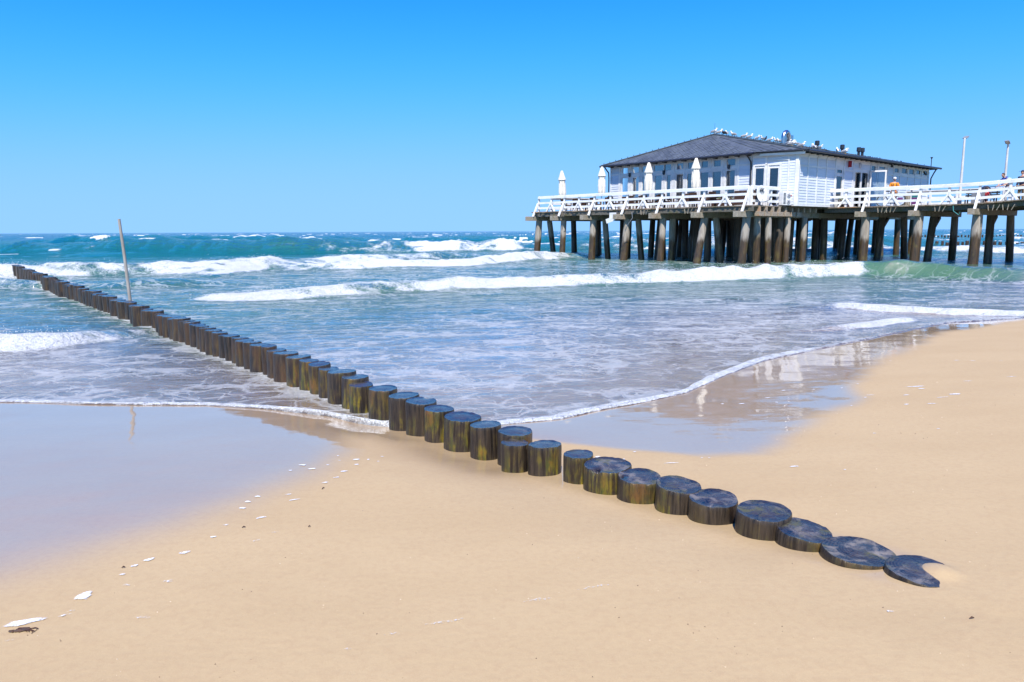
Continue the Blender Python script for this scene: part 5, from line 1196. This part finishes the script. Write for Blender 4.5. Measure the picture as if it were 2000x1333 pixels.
BL = [(-2.14,3.46,.075,.035,.5,.9),(-2.03,3.90,.05,.018,.5,.8),(-2.07,3.82,.035,.014,.4,.75),(-2.08,3.71,.03,.012,.4,.7),(-1.87,3.99,.05,.02,.6,.75),(-1.99,3.58,.035,.014,.4,.6),(-1.79,3.62,.06,.02,.2,.5),(-1.80,4.22,.03,.012,.2,.8),(-1.80,4.42,.03,.01,.2,.7),(-1.81,4.73,.04,.012,.1,.95),(-1.82,4.86,.035,.012,.1,.95),(-1.79,4.97,.035,.012,.1,.9),(-1.62,4.54,.06,.015,.7,.7),(-1.44,4.28,.05,.015,.2,.45),(-1.52,4.15,.05,.02,.2,.5),(-1.58,5.00,.04,.012,.3,.7),(-1.51,4.88,.06,.010,.5,.7),(-1.70,5.77,.05,.014,.1,.95),(-1.59,5.65,.05,.014,.1,.95),(-1.75,5.61,.03,.01,.1,.8),(-1.39,5.27,.05,.012,.4,.8),(-1.34,5.40,.04,.010,.4,.8),(-1.32,5.57,.05,.012,.2,.9),(-1.30,5.94,.05,.016,.1,.95),(-1.26,5.77,.04,.012,.1,.8),(-1.49,5.76,.025,.01,.1,.8),(-1.20,5.95,.025,.01,.1,.8),(-1.11,6.08,.03,.01,.1,.8),(-1.11,5.89,.02,.008,0,.8),(-1.48,6.06,.02,.008,0,.8),(-1.43,5.90,.02,.008,0,.7),(-2.27,3.20,.14,.026,.30,.85),(-2.12,3.26,.05,.012,.5,.55),(-2.11,3.30,.04,.01,.5,.5),(0.40,3.45,.16,.012,.35,.5),(0.12,3.33,.14,.014,.3,.5),(-0.31,3.13,.16,.014,.3,.5),(-0.53,3.03,.10,.012,.3,.45),(-0.70,2.91,.06,.01,.3,.45),(-1.73,3.23,.07,.016,-.2,.45),(1.72,3.16,.05,.014,0,.5),(-2.22,3.04,.05,.008,.4,.45),(4.83,8.66,.22,.018,.05,.8),(4.96,8.10,.12,.03,-.1,.8),(4.81,8.51,.06,.02,0,.8),(4.45,7.66,.09,.02,0,.7),(4.46,8.19,.08,.016,0,.7),(4.74,7.97,.12,.014,.1,.7),(5.56,8.85,.10,.012,.05,.7),(6.19,9.00,.12,.012,.05,.7),(4.10,8.28,.10,.012,0,.75),(4.28,8.98,.03,.01,0,.8),(3.99,8.77,.03,.01,0,.8),(3.65,7.77,.04,.01,0,.7),(3.99,8.17,.04,.01,0,.8),(4.20,7.69,.05,.014,0,.8),(3.30,8.81,.06,.012,0,.9),(3.65,8.77,.03,.01,0,.9),(2.98,8.14,.03,.012,0,.9),(2.59,8.15,.05,.014,0,.9),(2.38,8.18,.03,.014,0,.9),(2.97,8.41,.06,.01,0,.9),(6.41,10.49,.10,.012,.05,.7),(6.58,10.40,.08,.012,.05,.7),(6.92,10.30,.05,.01,0,.6),(5.55,10.68,.03,.01,0,.7),(2.20,5.57,.06,.014,0,.8),(2.53,5.43,.03,.012,0,.6),(3.29,6.52,.03,.01,0,.7),(3.90,6.58,.04,.01,0,.7),(0.73,6.13,.045,.014,.1,.9),(0.92,5.99,.04,.012,.1,.9),(1.06,6.20,.03,.01,0,.8),(1.29,5.80,.10,.008,0,.8),(1.57,5.92,.02,.008,0,.8),(1.63,5.91,.02,.008,0,.8)]
for i, (x, y, a, b_, ang, dn) in enumerate(BL): blob(x, y, a*.8, b_*1.6, ang, dn*.9, i)
me = bpy.data.meshes.new('sea_foam_flecks'); me.from_pydata(fv, [], ff); me.update(); at_ = me.attributes.new('edge', 'FLOAT', 'POINT'); at_.data.foreach_set('value', fe); me.materials.append(FM)
o = bpy.data.objects.new('sea_foam_flecks', me); scene.collection.objects.link(o); tag(o, 'white flecks of dried sea foam scattered along the tide lines', 'foam', kind='stuff')
# seaweed at the lower left, a twig and bits along the tide line
x0, y0 = -2.25, 3.11; sw_ = thing('seaweed', 'brown strand of seaweed lying at the lower left edge of the sand', 'seaweed', (x0, y0, on_sand(x0, y0)), 0); sw_.scale = (.38,)*3
rw = random.Random(2)
for k in range(9):
    s = MB(); a = rw.uniform(-.5,.6); bx0 = rw.uniform(-.10,.05); pts = [(bx0+q*.045*math.cos(a+.5*math.sin(q*1.3+k)), .02*math.sin(k)+q*.02*math.sin(a+q*.6)+.012*k*.3, .006+.012*abs(math.sin(q*1.1+k))) for q in range(6)]
    s.tube(pts, [.006,.009,.008,.007,.005,.003], 6); s.build('frond', M['seaweed'], sw_, True)
for k in range(4):
    s = MB(); s.ball((-.03+.03*k, .008*k, .012), .012, .010, .009, 8, 6); s.build('bladder', M['seaweed'], sw_, True)
for i, (x, y, L, ang, lab) in enumerate([(-1.37,5.13,.045,1.2,'small dark twig standing on the wet tide line left of the posts'),(-1.67,4.37,.03,.4,'dark scrap of weed on the tide line nearest the wet sand'),(-2.12,3.80,.025,.3,'tiny green brown scrap of weed beside the foam flecks'),(2.04,3.07,.03,.1,'small brown chip of wood at the lower right of the sand'),(-1.26,4.36,.02,.2,'tiny brown speck of bark on the dry sand below the posts')]):
    L *= .7; z = on_sand(x, y); s = MB(); c, sn = math.cos(ang), math.sin(ang)
    s.tube([(x-L*c*.5, y-L*sn*.5, z+.004),(x, y, z+.010),(x+L*c*.5, y+L*sn*.5, z+.006)], [.002,.004,.002], 6); tag(s.build('weed_scrap', M['seaweed'], None, True), lab, 'debris', 'scraps on the sand')

# shell grit scattered over the beach: far too many to count
rs = random.Random(44); s = MB()
for k in range(900):
    d = 1.6 + 9*rs.random()**1.4; a = R(rs.uniform(-44, 44)); x, y = d*math.sin(a), d*math.cos(a)
    if x*UX+y*UY > 4.2: continue
    z = on_sand(x, y); r = rs.uniform(.0012,.0042)*(1+.12*d); q = rs.uniform(0, 6.28)
    s.add([(x+r*math.cos(q), y+r*math.sin(q), z-.001), (x+r*.8*math.cos(q+2.2), y+r*.8*math.sin(q+2.2), z-.001), (x+r*.9*math.cos(q+4.1), y+r*.9*math.sin(q+4.1), z-.001), (x, y, z+r*.8)], [(0,1,3),(1,2,3),(2,0,3)])
o = s.build('shell_grit', M['grit'], None, kind='stuff'); tag(o, 'tiny bits of shell and grit scattered on the dry sand', 'grit', kind='stuff')
